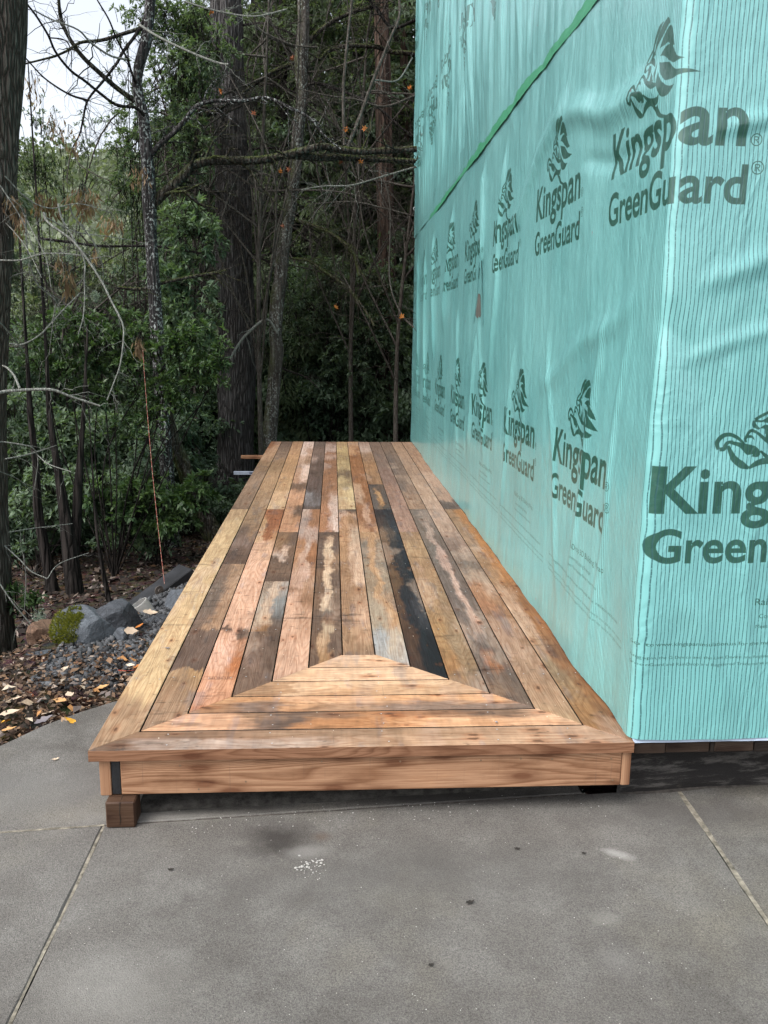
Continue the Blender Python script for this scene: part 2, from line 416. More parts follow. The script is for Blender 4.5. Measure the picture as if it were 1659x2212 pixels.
def m_rock(name, a, b, moss=0):
    m = M(name, .82, .3); p = m.obj()
    n = m.noise(p, 6, 7, .7, .5); f = m.noise(p, 40, 4, .7); cr = m.vor(p, 5, 'DISTANCE_TO_EDGE')
    c = m.mix(m.ramp(n, [(.3, 0.0), (.72, 1.0)]), a, b)
    c = m.mix(m.ramp(f, [(.55, 0.0), (.75, .5)]), c, tuple(min(1, x*2.1) for x in b))
    c = m.mix(m.ramp(cr, [(0, .5), (.02, 0.0)]), c, (.02, .02, .02))
    m.col(c); m.bump(m.math('ADD', n, m.math('MULTIPLY', f, .3)), .03, .9); return m.m

# ------------------------------------------------------------------ deck: dimensions
SW, BW = 0.1437, 0.1384                # board spacing and width
W = 13*SW - .0045                      # deck width
DL = 8.66                              # deck length
TH = .038

def deck_image():
    """stain colours of the reclaimed boards, one texel per 4 mm (flat colour only, no light or shade)"""
    res = .004; nx, ny = int(1.92/res), int(8.76/res)
    x = (np.arange(nx)+.5)*res-.03; y = (np.arange(ny)+.5)*res-.05
    X, Y = np.meshgrid(x, y); img = np.zeros((ny, nx, 3)); 
    # per board: (picture row, colour[s] across the board from left to right, *seam before*), going away from the viewer
    T = {
     0: [(1625,(165,140,108)),(1520,(178,153,118)),(1490,(205,182,134)),(1440,(208,186,138)),(1380,(210,187,140)),(1200,(208,186,140)),(1130,(205,183,138)),(1108,(190,165,125)),'S1100',(1098,(120,102,84),(135,115,95)),(1085,(148,128,106)),(1030,(150,130,108)),(1005,(172,142,110)),(985,(182,150,118)),(968,(150,95,70),(190,155,125)),(955,(160,100,76),(175,140,120))],
     1: [(1582,(150,125,100)),(1500,(160,134,104)),(1442,(165,140,104),(182,150,104)),(1438,(84,72,65)),(1385,(78,66,60),(98,84,76)),(1362,(112,96,84),(90,78,70)),(1350,(118,102,88),(172,140,110)),(1290,(112,104,94),(168,138,110)),(1222,(128,108,90),(160,134,106)),'S1217',(1214,(70,56,50)),(1190,(84,68,60)),(1176,(128,112,102)),(1150,(112,98,86),(146,120,94)),(1120,(165,140,108)),(1020,(178,150,114)),(1003,(170,142,108)),(985,(140,122,104)),(955,(118,104,92))],
     2: [(1545,(196,132,108)),(1470,(214,156,130),(212,150,122)),(1440,(222,176,152),(190,92,64)),(1395,(226,182,160),(186,100,72)),(1376,(210,160,135),(226,184,160),(88,66,58)),(1364,(78,62,58),(216,172,148),(70,56,52)),(1356,(214,172,146)),(1260,(218,176,150)),(1176,(214,176,150),(208,170,140)),(1166,(206,176,136),(164,84,62),(196,150,112)),(1130,(196,160,116),(158,78,60),(168,84,64)),(1104,(168,92,70),(150,74,58)),'S1100',(1097,(214,188,146)),(1070,(212,182,142)),(1050,(192,160,118)),(1010,(194,155,115)),(955,(186,148,114))],
     3: [(1508,(106,86,72)),(1450,(104,86,74)),(1438,(122,102,90),(56,46,42)),(1400,(128,108,94),(112,96,84),(38,32,32)),(1372,(52,42,40),(92,68,52),(34,28,28)),'S1362',(1358,(150,104,66),(140,96,62),(46,38,36)),(1345,(176,160,138),(190,168,140),(60,66,68)),(1300,(168,162,148),(200,182,158),(140,152,154)),(1262,(150,136,118),(196,180,158),(160,156,148)),'S1255',(1252,(62,48,44)),(1228,(100,80,66)),(1212,(74,60,52)),(1204,(198,176,154),(204,184,164),(92,72,60)),(1186,(140,108,82),(196,172,150),(110,86,68)),(1170,(146,114,84),(96,76,62)),(1152,(132,102,78),(70,56,50)),'S1149',(1146,(196,142,114)),(1118,(196,146,116),(180,132,102)),(1106,(190,140,110),(92,70,60)),(1094,(180,134,106),(112,86,72)),(1086,(202,152,122)),(1064,(204,156,126)),(1054,(110,86,72)),(1044,(104,82,70),(130,104,86)),(1038,(188,148,122),(222,200,184)),(1010,(188,150,124),(226,206,192)),(992,(196,166,142),(156,124,98)),(982,(224,206,192),(198,168,146)),(955,(228,210,198))],
     4: [(1472,(196,160,136)),(1420,(206,168,142)),(1330,(204,166,140),(192,152,126)),(1290,(198,162,138),(150,108,84)),(1272,(146,110,90),(160,122,98)),(1255,(192,160,138),(200,170,150),(184,148,122)),(1200,(176,128,98),(192,164,142),(154,92,66)),(1175,(168,118,90),(186,166,150),(158,96,70)),(1160,(182,162,148)),(1125,(176,158,146),(164,112,86)),(1104,(196,176,160),(160,104,78)),'S1100',(1097,(66,64,66)),(1088,(110,112,116)),(1070,(142,144,148),(90,90,94)),(1062,(72,70,74)),(1035,(88,78,78)),(1020,(66,60,60)),(1012,(120,106,98),(80,72,70)),(1002,(84,74,70)),(993,(158,142,134),(92,82,78)),(980,(120,106,98)),(955,(108,100,94))],
     5: [(1442,(64,48,40),(160,120,80),(100,84,70)),(1385,(88,60,44),(190,164,128),(74,64,58)),(1352,(60,46,40),(186,170,140),(110,94,80)),(1338,(52,42,42),(120,84,64),(70,52,48)),(1322,(60,46,42),(104,100,94),(62,50,46)),(1310,(92,62,44),(204,186,158),(80,68,58)),(1240,(98,66,46),(208,188,158),(72,62,58)),(1215,(56,48,48),(204,180,148),(150,120,92)),(1180,(80,72,68),(206,188,158),(96,86,80)),(1166,(84,60,52),(188,164,136),(60,54,56)),(1158,(58,46,46)),'S1149',(1146,(176,116,88),(214,198,186)),(1100,(178,122,96),(210,190,176)),(1075,(156,108,84),(202,184,170)),(1064,(152,102,78)),(1020,(154,104,80)),(1006,(172,148,132),(150,104,82)),(1000,(146,98,76)),(988,(170,144,128)),(980,(150,106,86)),(974,(190,172,160)),(962,(182,164,152)),(955,(140,112,98))],
     6: [(1412,(134,112,92),(148,122,98)),(1400,(158,128,98)),(1372,(162,130,98),(186,152,120)),(1320,(158,124,94),(190,158,130)),(1270,(154,120,92),(164,128,98)),(1252,(160,124,94),(204,178,150)),(1200,(168,130,96),(196,172,146)),(1150,(180,138,104),(186,168,144)),(1126,(184,142,110),(160,120,88)),(1112,(196,172,152),(180,150,122)),(1103,(150,134,118),(84,74,68)),'S1100',(1096,(200,176,134),(214,196,150)),(1060,(202,182,136),(208,192,144)),(1046,(160,146,108)),(1036,(190,174,128),(150,134,98)),(1024,(120,106,82)),(1008,(182,166,120)),(985,(168,150,106)),(972,(196,178,126)),(955,(190,166,122))],
     7: [(1442,(170,176,172),(178,180,174)),(1370,(160,170,172),(186,178,158)),(1352,(172,164,142),(186,150,112)),(1250,(150,136,112),(184,150,112),(150,140,120)),(1180,(128,124,112),(182,148,110),(140,130,112)),(1152,(176,142,106)),'S1149',(1146,(184,140,108),(146,84,60),(178,134,104)),(1120,(150,92,68),(190,156,132),(156,92,68)),(1100,(150,90,64),(186,150,126),(150,88,62)),(1075,(188,160,132),(152,90,62)),(1050,(184,152,122),(150,88,60)),(1040,(152,92,64)),(990,(156,96,66)),(975,(190,148,112),(160,104,74)),(955,(196,160,126))],
     8: [(1470,(62,46,42),(34,34,38),(30,32,38)),(1380,(82,58,46),(36,37,42),(32,34,40)),(1330,(96,68,52),(44,44,50),(62,64,70)),(1250,(100,74,54),(46,46,50),(34,37,44)),(1180,(112,90,70),(62,60,60),(44,48,56)),(1152,(132,110,88),(92,84,76),(54,60,66)),(1140,(84,70,62),(72,66,62),(58,64,72)),(1112,(70,60,58),(54,54,60)),'S1100',(1096,(104,98,92),(120,104,84),(86,84,82)),(1088,(104,98,92),(178,138,96),(100,94,86)),(1062,(110,100,90),(186,146,104),(98,90,84)),(1052,(84,76,72),(104,90,78)),'S1046',(1043,(150,116,88),(158,124,94)),(1010,(162,124,92)),(985,(158,130,104)),(972,(188,170,156)),(955,(176,154,136))],
     9: [(1500,(128,112,96)),(1480,(150,128,100),(134,120,104)),(1440,(166,118,74),(150,126,92)),(1380,(164,128,84),(150,130,98)),(1300,(166,136,98),(150,128,96)),(1240,(160,130,96)),(1180,(172,146,108)),(1160,(150,126,98),(158,130,98)),'S1149',(1146,(168,136,120)),(1100,(164,134,120)),(1060,(150,118,104),(160,130,116)),(1030,(138,116,106)),(1000,(128,112,102)),(955,(132,116,104))],
     10: [(1535,(70,64,60)),(1500,(120,98,78),(84,78,72)),(1462,(110,94,82),(98,88,80)),(1440,(108,96,86),(178,98,70),(120,96,82)),(1420,(120,108,96),(160,96,72),(100,92,86)),(1400,(82,78,78),(108,102,98)),(1370,(150,134,120),(172,152,136),(96,92,90)),(1320,(98,96,96),(190,166,150),(90,88,88)),(1250,(94,94,94),(188,166,152),(82,82,84)),(1200,(110,110,106),(180,158,146),(92,88,86)),(1150,(118,112,104),(164,150,138),(110,104,98)),(1104,(120,114,106),(150,140,130)),'S1100',(1097,(164,138,114)),(1070,(158,134,112)),(1052,(108,102,98),(142,124,108)),(1035,(126,112,100)),(1012,(100,96,94),(120,108,98)),(955,(128,112,98))],
     11: [(1570,(178,154,116)),(1500,(172,142,112)),(1430,(168,138,112)),(1400,(150,118,92)),(1372,(142,104,82),(152,112,86)),(1340,(140,98,76),(106,88,96),(158,112,82)),(1310,(162,104,80),(156,112,86)),(1270,(166,120,94),(176,150,126)),(1250,(164,146,126)),(1225,(120,110,100)),(1200,(156,142,128)),(1180,(126,110,100),(150,130,116)),(1155,(160,140,124)),'S1149',(1146,(180,158,138)),(1104,(186,164,144)),(1060,(184,160,136)),(1030,(164,140,118)),(955,(168,142,118))],
     12: [(1604,(146,94,56),(120,72,40)),(1540,(156,108,66),(134,80,44)),(1500,(160,126,86),(152,92,52)),(1450,(140,122,92),(138,80,48)),(1410,(180,150,118),(128,70,42)),(1340,(190,162,134),(158,92,56)),(1290,(186,152,124),(146,82,48)),(1240,(160,124,92),(170,104,62)),(1170,(160,136,108),(172,106,60)),(1108,(156,128,98),(168,108,66)),'S1100',(1097,(78,76,78),(92,84,80)),(1086,(104,98,94)),(1080,(172,148,128)),(1030,(186,160,138)),(1000,(168,134,110)),(955,(170,140,116))],
    }
    RW = {  # the six mitred boards of the front, colours from left to right (picture column, near edge, far edge)
     0: [(190,(84,68,58)),(260,(96,80,68),(150,112,84)),(330,(160,150,140),(128,98,76)),(420,(168,158,146),(118,92,74)),(520,(172,160,148),(150,122,98)),(640,(178,166,152),(152,126,100)),(760,(176,152,124),(140,116,92)),(900,(184,154,122),(158,130,100)),(1080,(190,160,128),(176,146,116)),(1250,(176,150,124),(186,158,130)),(1367,(140,110,86))],
     1: [(310,(206,160,124)),(420,(216,170,138)),(500,(204,158,126)),(560,(120,100,86),(150,118,92)),(620,(74,66,64),(84,72,66)),(680,(182,112,72),(124,96,78)),(800,(190,118,76),(176,110,74)),(900,(214,158,116),(150,88,62)),(960,(220,172,132),(132,84,64)),(1040,(212,158,118),(96,72,64)),(1120,(222,172,134),(110,82,68)),(1180,(220,174,138),(224,180,146)),(1258,(206,168,134))],
     2: [(408,(200,140,100)),(470,(158,110,80),(200,146,104)),(560,(112,98,90),(196,140,98)),(610,(140,112,94),(198,142,100)),(640,(196,146,108),(216,172,134)),(760,(176,140,110),(222,174,134)),(880,(132,116,104),(220,164,120)),(1060,(130,114,104),(216,160,118)),(1153,(96,90,88),(190,120,80))],
     3: [(504,(164,130,96)),(600,(176,140,104)),(622,(176,140,104)),(632,(212,182,142)),(760,(196,152,112),(226,194,152)),(900,(206,172,132),(220,190,150)),(1057,(196,158,118))],
     4: [(591,(190,164,132)),(640,(222,190,150)),(760,(230,200,162)),(880,(226,194,156)),(968,(224,192,154))],
     5: [(668,(210,176,140)),(740,(226,194,156)),(885,(222,190,152))],
    }
    def across(cs, u):
        cs = [lin(c) for c in cs]
        if len(cs) == 1: return np.broadcast_to(cs[0], u.shape+(3,))
        t = np.clip((u-.14)/.72, 0, 1)*(len(cs)-1); i = np.minimum(t.astype(int), len(cs)-2); f = t-i
        f = np.clip((f-.5)*2.6+.5, 0, 1)[..., None]; cs = np.array(cs); return cs[i]*(1-f)+cs[i+1]*f
    for b in range(13):
        cols = (x >= b*SW-.003) & (x < (b+1)*SW-.003) if 0 < b < 12 else ((x < SW-.003) if b == 0 else (x >= 12*SW-.003))
        Xb, Yb = X[:, cols], Y[:, cols]
        u = np.clip((Xb-b*SW)/BW, 0, 1); st = [s for s in T[b] if not isinstance(s, str)]
        seams = [Yof(float(s[1:])) for s in T[b] if isinstance(s, str)]
        segs = np.searchsorted(seams, Yb) if seams else np.zeros(Yb.shape, int)
        ys = np.array([Yof(s[0]) for s in st]); sg = np.searchsorted(seams, ys) if seams else np.zeros(len(ys), int)
        jag = fbm(Xb*28+b*9, Yb*5, 0, 4, 3)*.16 + fbm(Xb*120, Yb*9, b, 3, 5)*.05 + fbm(Xb*9, Yb*1.6, b*3.1, 3, 8)*.12
        uu = np.clip(u + fbm(Xb*14, Yb*3.3, b*1.7, 4, 11)*.30 + fbm(Xb*60, Yb*22, b, 3, 12)*.12, 0, 1)
        out = np.zeros(Yb.shape+(3,))
        for s_ in range(len(seams)+1):
            k = [i for i in range(len(st)) if sg[i] == s_]
            if not k: continue
            m = segs == s_; yy = Yb + jag*np.clip(.5+Yb*.12, .5, 1.2)
            res_ = across(st[k[0]][1:], uu)
            for a, c in zip(k[:-1], k[1:]):
                g = ys[c]-ys[a]; t = np.clip((yy-ys[a])/max(g, .01), 0, 1)
                t = np.clip((t-.5)*(1.0+min(g, 1.2)*1.6)+.5, 0, 1)[..., None]
                res_ = res_*(1-t)+across(st[c][1:], uu)*t
            out[m] = res_[m]
        if b != 8:
            tone = np.array([.27, .185, .125]); w_ = {3: .34, 5: .36, 10: .36}.get(b, .20)*sm(.22, .03, out.mean(-1))[..., None]; out = out*(1-w_)+tone*w_
            out = out*.90+np.array([.40, .27, .175])*.10
        img[:, cols] = out
    for r in range(6):
        m = (Y < (r+1)*SW-.003) & (Y >= r*SW-.003 if r else Y > -1) & (X > Y-.002) & (X < W-Y+.002)
        yc = (r+.5)*SW; st = RW[r]; xs = np.array([atz(s[0], float(proj(np.array([.93, yc, 0.]))[1]), 0)[0] for s in st])
        v = np.clip((Y-r*SW)/BW, 0, 1); vv = np.clip(v+fbm(X*3.3, Y*16, r*2., 4, 21)*.34+fbm(X*20, Y*60, r, 3, 22)*.12, 0, 1)
        xx = X+fbm(X*5, Y*30, r, 4, 23)*.10+fbm(X*18, Y*90, r, 3, 24)*.03
        res_ = across(st[0][1:], vv)
        for a in range(len(st)-1):
            g = xs[a+1]-xs[a]; t = np.clip((xx-xs[a])/g, 0, 1); t = np.clip((t-.5)*1.7+.5, 0, 1)[..., None]
            res_ = res_*(1-t)+across(st[a+1][1:], vv)*t
        res_ = res_*.80+np.array([.56, .38, .23])*.20
        img[m] = res_[m]
    # mottled weathering, dark flecks and saw scuffs
    n1 = fbm(X*16, Y*6, 0, 5, 31); n2 = fbm(X*55, Y*30, 0, 3, 32); n3 = fbm(X*110, Y*8, 4, 3, 33)
    img *= (1+.20*n1+.16*n2+.10*n3)[..., None]
    gr = sm(.22, .55, fbm(X*22, Y*4.5, 9, 5, 35))[..., None]*.42
    img = img*(1-gr)+img.mean(-1, keepdims=True)*np.array([.80, .75, .72])*gr
    cm = sm(.30, .62, fbm(X*7, Y*34, 5, 4, 37))*sm(-.1, .35, fbm(X*3, Y*1.2, 8, 3, 38)); img *= (1-.42*cm)[..., None]
    dk = sm(.52, .70, fbm(X*26, Y*70, 3, 3, 39)); img *= (1-.45*dk)[..., None]
    wa = sm(.30, .5, fbm(X*6, Y*2.3, 2, 5, 36))[..., None]*.30
    img = img*(1-wa)+lin((205, 184, 160))*wa
    mg = img.mean(-1, keepdims=True); img = mg+(img-mg)*.84; img[..., 1] += .24*np.maximum(img[..., 0]-img[..., 1]*1.35, 0)
    gk = np.random.default_rng(41)
    for q in range(210):               # knots: dark heart, warm halo drawn out along the board
        kx_, ky_ = gk.uniform(0, W), gk.uniform(0, 1)**1.5*8.5; row = ky_ < min(kx_, W-kx_, 6*SW); s_ = gk.uniform(.005, .012)
        ax, ay = (2.6, 1.0) if row else (1.0, 2.3); mrg = .06
        i0, i1 = np.searchsorted(y, (ky_-mrg, ky_+mrg)); j0, j1 = np.searchsorted(x, (kx_-mrg, kx_+mrg)); ww = fbm(X[i0:i1, j0:j1]*60, Y[i0:i1, j0:j1]*60, q, 2, 7)*.35
        d = np.hypot((X[i0:i1, j0:j1]-kx_)/ax, (Y[i0:i1, j0:j1]-ky_)/ay)/s_+ww
        hb = (np.floor((X[i0:i1, j0:j1]+.002)/SW) == np.floor((kx_+.002)/SW)) if not row else (np.floor((Y[i0:i1, j0:j1]+.002)/SW) == np.floor((ky_+.002)/SW))
        k1 = (sm(1.0, .45, d)*.72*hb)[..., None]; k2 = (sm(2.6, .9, d)*.38*hb)[..., None]; o_ = img[i0:i1, j0:j1]
        o_ = o_*(1-k2)+o_*np.array([.85, .55, .38])*k2; img[i0:i1, j0:j1] = o_*(1-k1)+np.array([.075, .035, .018])*k1
    img = np.clip(img**1.06*np.array([.975, .895, .875]), .008, .80)
    im = bpy.data.images.new('reclaimed_board_stain', nx, ny, float_buffer=True)
    a = np.ones((ny, nx, 4), np.float32); a[..., :3] = img
    im.colorspace_settings.name = 'Non-Color'
    im.pixels.foreach_set(a.ravel()); im.update(); im.pack()
    return im, {b: [Yof(float(s[1:])) for s in T[b] if isinstance(s, str)] for b in T}

DIMG, SEAMS = deck_image()
WOOD = m_wood('weathered_reclaimed_decking', DIMG)
FIR = m_wood('fresh_fir_lumber', None, (.44, .255, .150), .50, .75, .7, 30.0)
BLOCKW = m_wood('brown_treated_post', None, (.100, .060, .038), .6, .5)

EDGE = m_plain('grimy_gap_shade', (.035, .027, .021), .9, .1, .5, 30)  # grime plus painted gap shade, so the seams between boards look dark
RIM = m_wood('reddish_board_edge', None, (.31, .165, .095), .5, .65, .8, 30.0)
def piece(name, poly, z1, th, along, off, mat, parent, c=.0016, outward=None):
    """a board: top outline (counter-clockwise), small chamfer round its top, planar UVs"""
    P = np.array(poly, float); n = len(P); ctr = P.mean(0)
    e = np.roll(P, -1, 0)-P; nrm = np.stack([-e[:, 1], e[:, 0]], 1); nrm /= np.linalg.norm(nrm, axis=1, keepdims=True)
    ins = []
    for i in range(n):                                   # inset corner = meet of the two shifted edges
        n0, n1 = nrm[i-1], nrm[i]; A = np.array([n0, n1]); b = np.array([n0@P[i]+c, n1@P[i]+c]); ins.append(np.linalg.solve(A, b))
    ins = np.array(ins)
    v = [(*p, z1-th) for p in P]+[(*p, z1-c) for p in P]+[(*p, z1) for p in ins]
    f = [list(range(n))[::-1], list(range(2*n, 3*n))]
    for k in (0, n):
        for i in range(n): j = (i+1) % n; f.append([k+i, k+j, k+n+j, k+n+i])
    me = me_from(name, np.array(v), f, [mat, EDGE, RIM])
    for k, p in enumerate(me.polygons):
        if 2 <= k < 2+n: p.material_index = (2 if outward[1] else 0) if (outward is not None and p.normal.dot(Vector(outward)) > .9) else 1
    uvs(me, along, off)
    return link(name, me, parent)
def uvs(me, along, off, flip=False):
    g = me.uv_layers.new(name='grain'); s = me.uv_layers.new(name='stain')
    for p in me.polygons:
        nz = abs(p.normal.z) > .7
        for li in p.loop_indices:
            c = me.vertices[me.loops[li].vertex_index].co
            if along == 'y': a, w = c.y, (c.x if nz or abs(p.normal.y) > .7 else c.z+c.x*.3)
            else: a, w = c.x, (c.y if nz or abs(p.normal.x) > .7 else c.z+c.y*.3)
            g.data[li].uv = (a+off*7.31, w+off*3.17)
            s.data[li].uv = ((c.x+.03)/1.92, (c.y+.05)/8.76)

deck = thing('timber_deck', 'long low deck of stained reclaimed boards with a mitred front end', 'deck', (0, 0, 0))
for b in range(13):
    x0, x1 = b*SW, b*SW+BW
    ends = [0]+SEAMS[b]+[DL+rng.normal()*.004]
    for k in range(len(ends)-1):
        ya, yb = ends[k]+(.0012 if k else 0), ends[k+1]-.0012; z = rng.normal()*.0007
        if k == 0:
            e = .0015
            if b < 6: q = [(x0, x0+e), (x1, x1+e), (x1, yb), (x0, yb)]
            elif b == 6: q = [(x0, 6*SW), (x1, 6*SW), (x1, yb), (x0, yb)]
            else: q = [(x0, W-x0+e), (x1, max(W-x1+e, .002)), (x1, yb), (x0, yb)]
        else: q = [(x0, ya), (x1, ya), (x1, yb), (x0, yb)]
        piece('deck_board', q, z, TH, 'y', b*1.37+k*.53, WOOD, deck, outward=(-1, 0, 0) if b == 0 else None)
for r in range(6):
    a, c = r*SW, r*SW+BW-.0025
    piece('deck_board', [(a, a), (W-a, a), (W-c, c), (c, c)], r*.0004, TH if r else .040, 'x', 21.3+r*1.91, WOOD, deck, .0014, outward=(0, -1, 0) if r == 0 else None)
def lumber(name, x0, x1, y0, y1, z0, z1, along, off, mat, parent, label=None):
    v, f = box(x0, x1, y0, y1, z0, z1, .003); me = fix_normals(me_from(name, v, f, mat)); uvs(me, along, off)
    o = link(name, me, parent)
    if label: o['label'] = label
    return o
FZ0, FZ1 = -.171, -.0405
fb = lumber('fascia_board', .100, 1.828, .014, .052, FZ0, FZ1, 'x', 4.4, FIR, deck)
lumber('rim_joist', .029, .066, .016, DL-.03, FZ0-.004, FZ1, 'y', 8.2, FIR, deck, 'side rim joist seen end on at the left corner')
TAR = m_plain('black_joist_tape', (.016, .017, .019), .55, .4, .3, 20, .002)
v, f = box(.0675, .0985, .020, .30, FZ0-.001, FZ1, .002); o = link('joist_tape_end', fix_normals(me_from('joist_tape_end', v, f, TAR)), deck)
lumber('rim_joist', 1.8295, 1.8625, .014, DL-.03, FZ0-.001, FZ1, 'y', 6.1, FIR, deck)
for yy in (.62, 1.2, 1.8, 2.41, 3.28, 4.1, 4.9, 5.3, 6.1, 6.9, 7.7, DL-.07):
    lumber('joist', .068, 1.827, yy-.019, yy+.019, FZ0, FZ1, 'x', yy, BLOCKW, deck)
for yy in (2.6, 5.3, 8.4):
    lumber('post', .03, .119, yy-.045, yy+.045, -2.2, FZ0-.005, 'x', yy, BLOCKW, deck)
    lumber('post', 1.70, 1.789, yy-.045, yy+.045, -2.2, FZ0-.002, 'x', yy+3, BLOCKW, deck)
# screws: a pair per board over every joist
acc = Acc(); jy = [.62, 1.2, 1.8, 2.41, 3.28, 4.1, 4.9, 5.3, 6.1, 6.9, 7.7, 8.55]
a8 = np.linspace(0, 2*np.pi, 6, endpoint=False)
def disc(x, y, z, r):
    v = np.array([(x+math.cos(t)*r, y+math.sin(t)*r, z) for t in a8]); acc.add(v, np.array([[0, 1, 2, 3], [0, 3, 4, 5]]))
for b in range(13):
    for yy in jy:
        if yy < min(b+1, 13-b)*SW+.03: continue
        for d in (.028, .112): disc(b*SW+d+rng.normal()*.004, yy+rng.normal()*.008, .0022, .0032)
for r in range(6):
    for xx in (.25, .6, 1.0, 1.4, 1.65):
        if r*SW+.15 < xx < W-r*SW-.15:
            for d in (.03, .11): disc(xx+rng.normal()*.01, r*SW+d, .0022, .0032)
SCREW = m_plain('galvanised_screw', (.42, .42, .42), .35, .6, .2, 40)
so = link('screw', acc.mesh('screw', SCREW, False), deck); so['kind'] = 'stuff'
for xx, zz in ((.30, -.066), (.52, -.13), (.78, -.06), (1.05, -.065), (1.33, -.066), (1.47, -.062), (1.58, -.066), (1.69, -.07), (.36, -.155), (1.80, -.150), (1.79, -.068)):
    me = me_from('screw_head', [(xx+.0038*math.cos(t), .0128, zz+.0038*math.sin(t)) for t in a8[::-1]]+[(xx+.0036*math.cos(t), .0148, zz+.0036*math.sin(t)) for t in a8[::-1]], [list(range(6))]+[[i, (i+1) % 6, 6+(i+1) % 6, 6+i] for i in range(6)], m_plain('screw_head', (.2, .13, .08), .5) if 'screw_head' not in bpy.data.materials else bpy.data.materials['screw_head'])
    link('screw_head', me, deck)
# grade stamp printed on the third board
def ink_text(name, body, size, mat, M4, parent, bold=0.0):
    cu = bpy.data.curves.new(name, 'FONT'); cu.body = body; cu.size = size; cu.offset = bold; cu.align_x = 'CENTER'; cu.align_y = 'CENTER'
    t = bpy.data.objects.new('t', cu); S.collection.objects.link(t)
    dg = bpy.context.evaluated_depsgraph_get(); me = bpy.data.meshes.new_from_object(t.evaluated_get(dg))
    bpy.data.objects.remove(t); me.transform(M4); me.materials.clear(); me.materials.append(mat); me.name = name
    return link(name, me, parent)
STAMP = m_plain('grade_stamp_ink', (.075, .035, .035), .8, .1, .5, 60)
cs = atz(472, 1466, 0)
lo = ink_text('grade_stamp', '303 585-510', .017, STAMP, Matrix.Translation((cs[0]+.004, cs[1]-.001, .0032)), deck)
for dy in (.015, -.016):
    v = [(cs[0]-.062, cs[1]+dy, .0032), (cs[0]+.062, cs[1]+dy, .0032), (cs[0]+.062, cs[1]+dy+.0013, .0032), (cs[0]-.062, cs[1]+dy+.0013, .0032)]
    link('stamp_line', me_from('stamp_line', v, [[0, 1, 2, 3]], STAMP), deck)

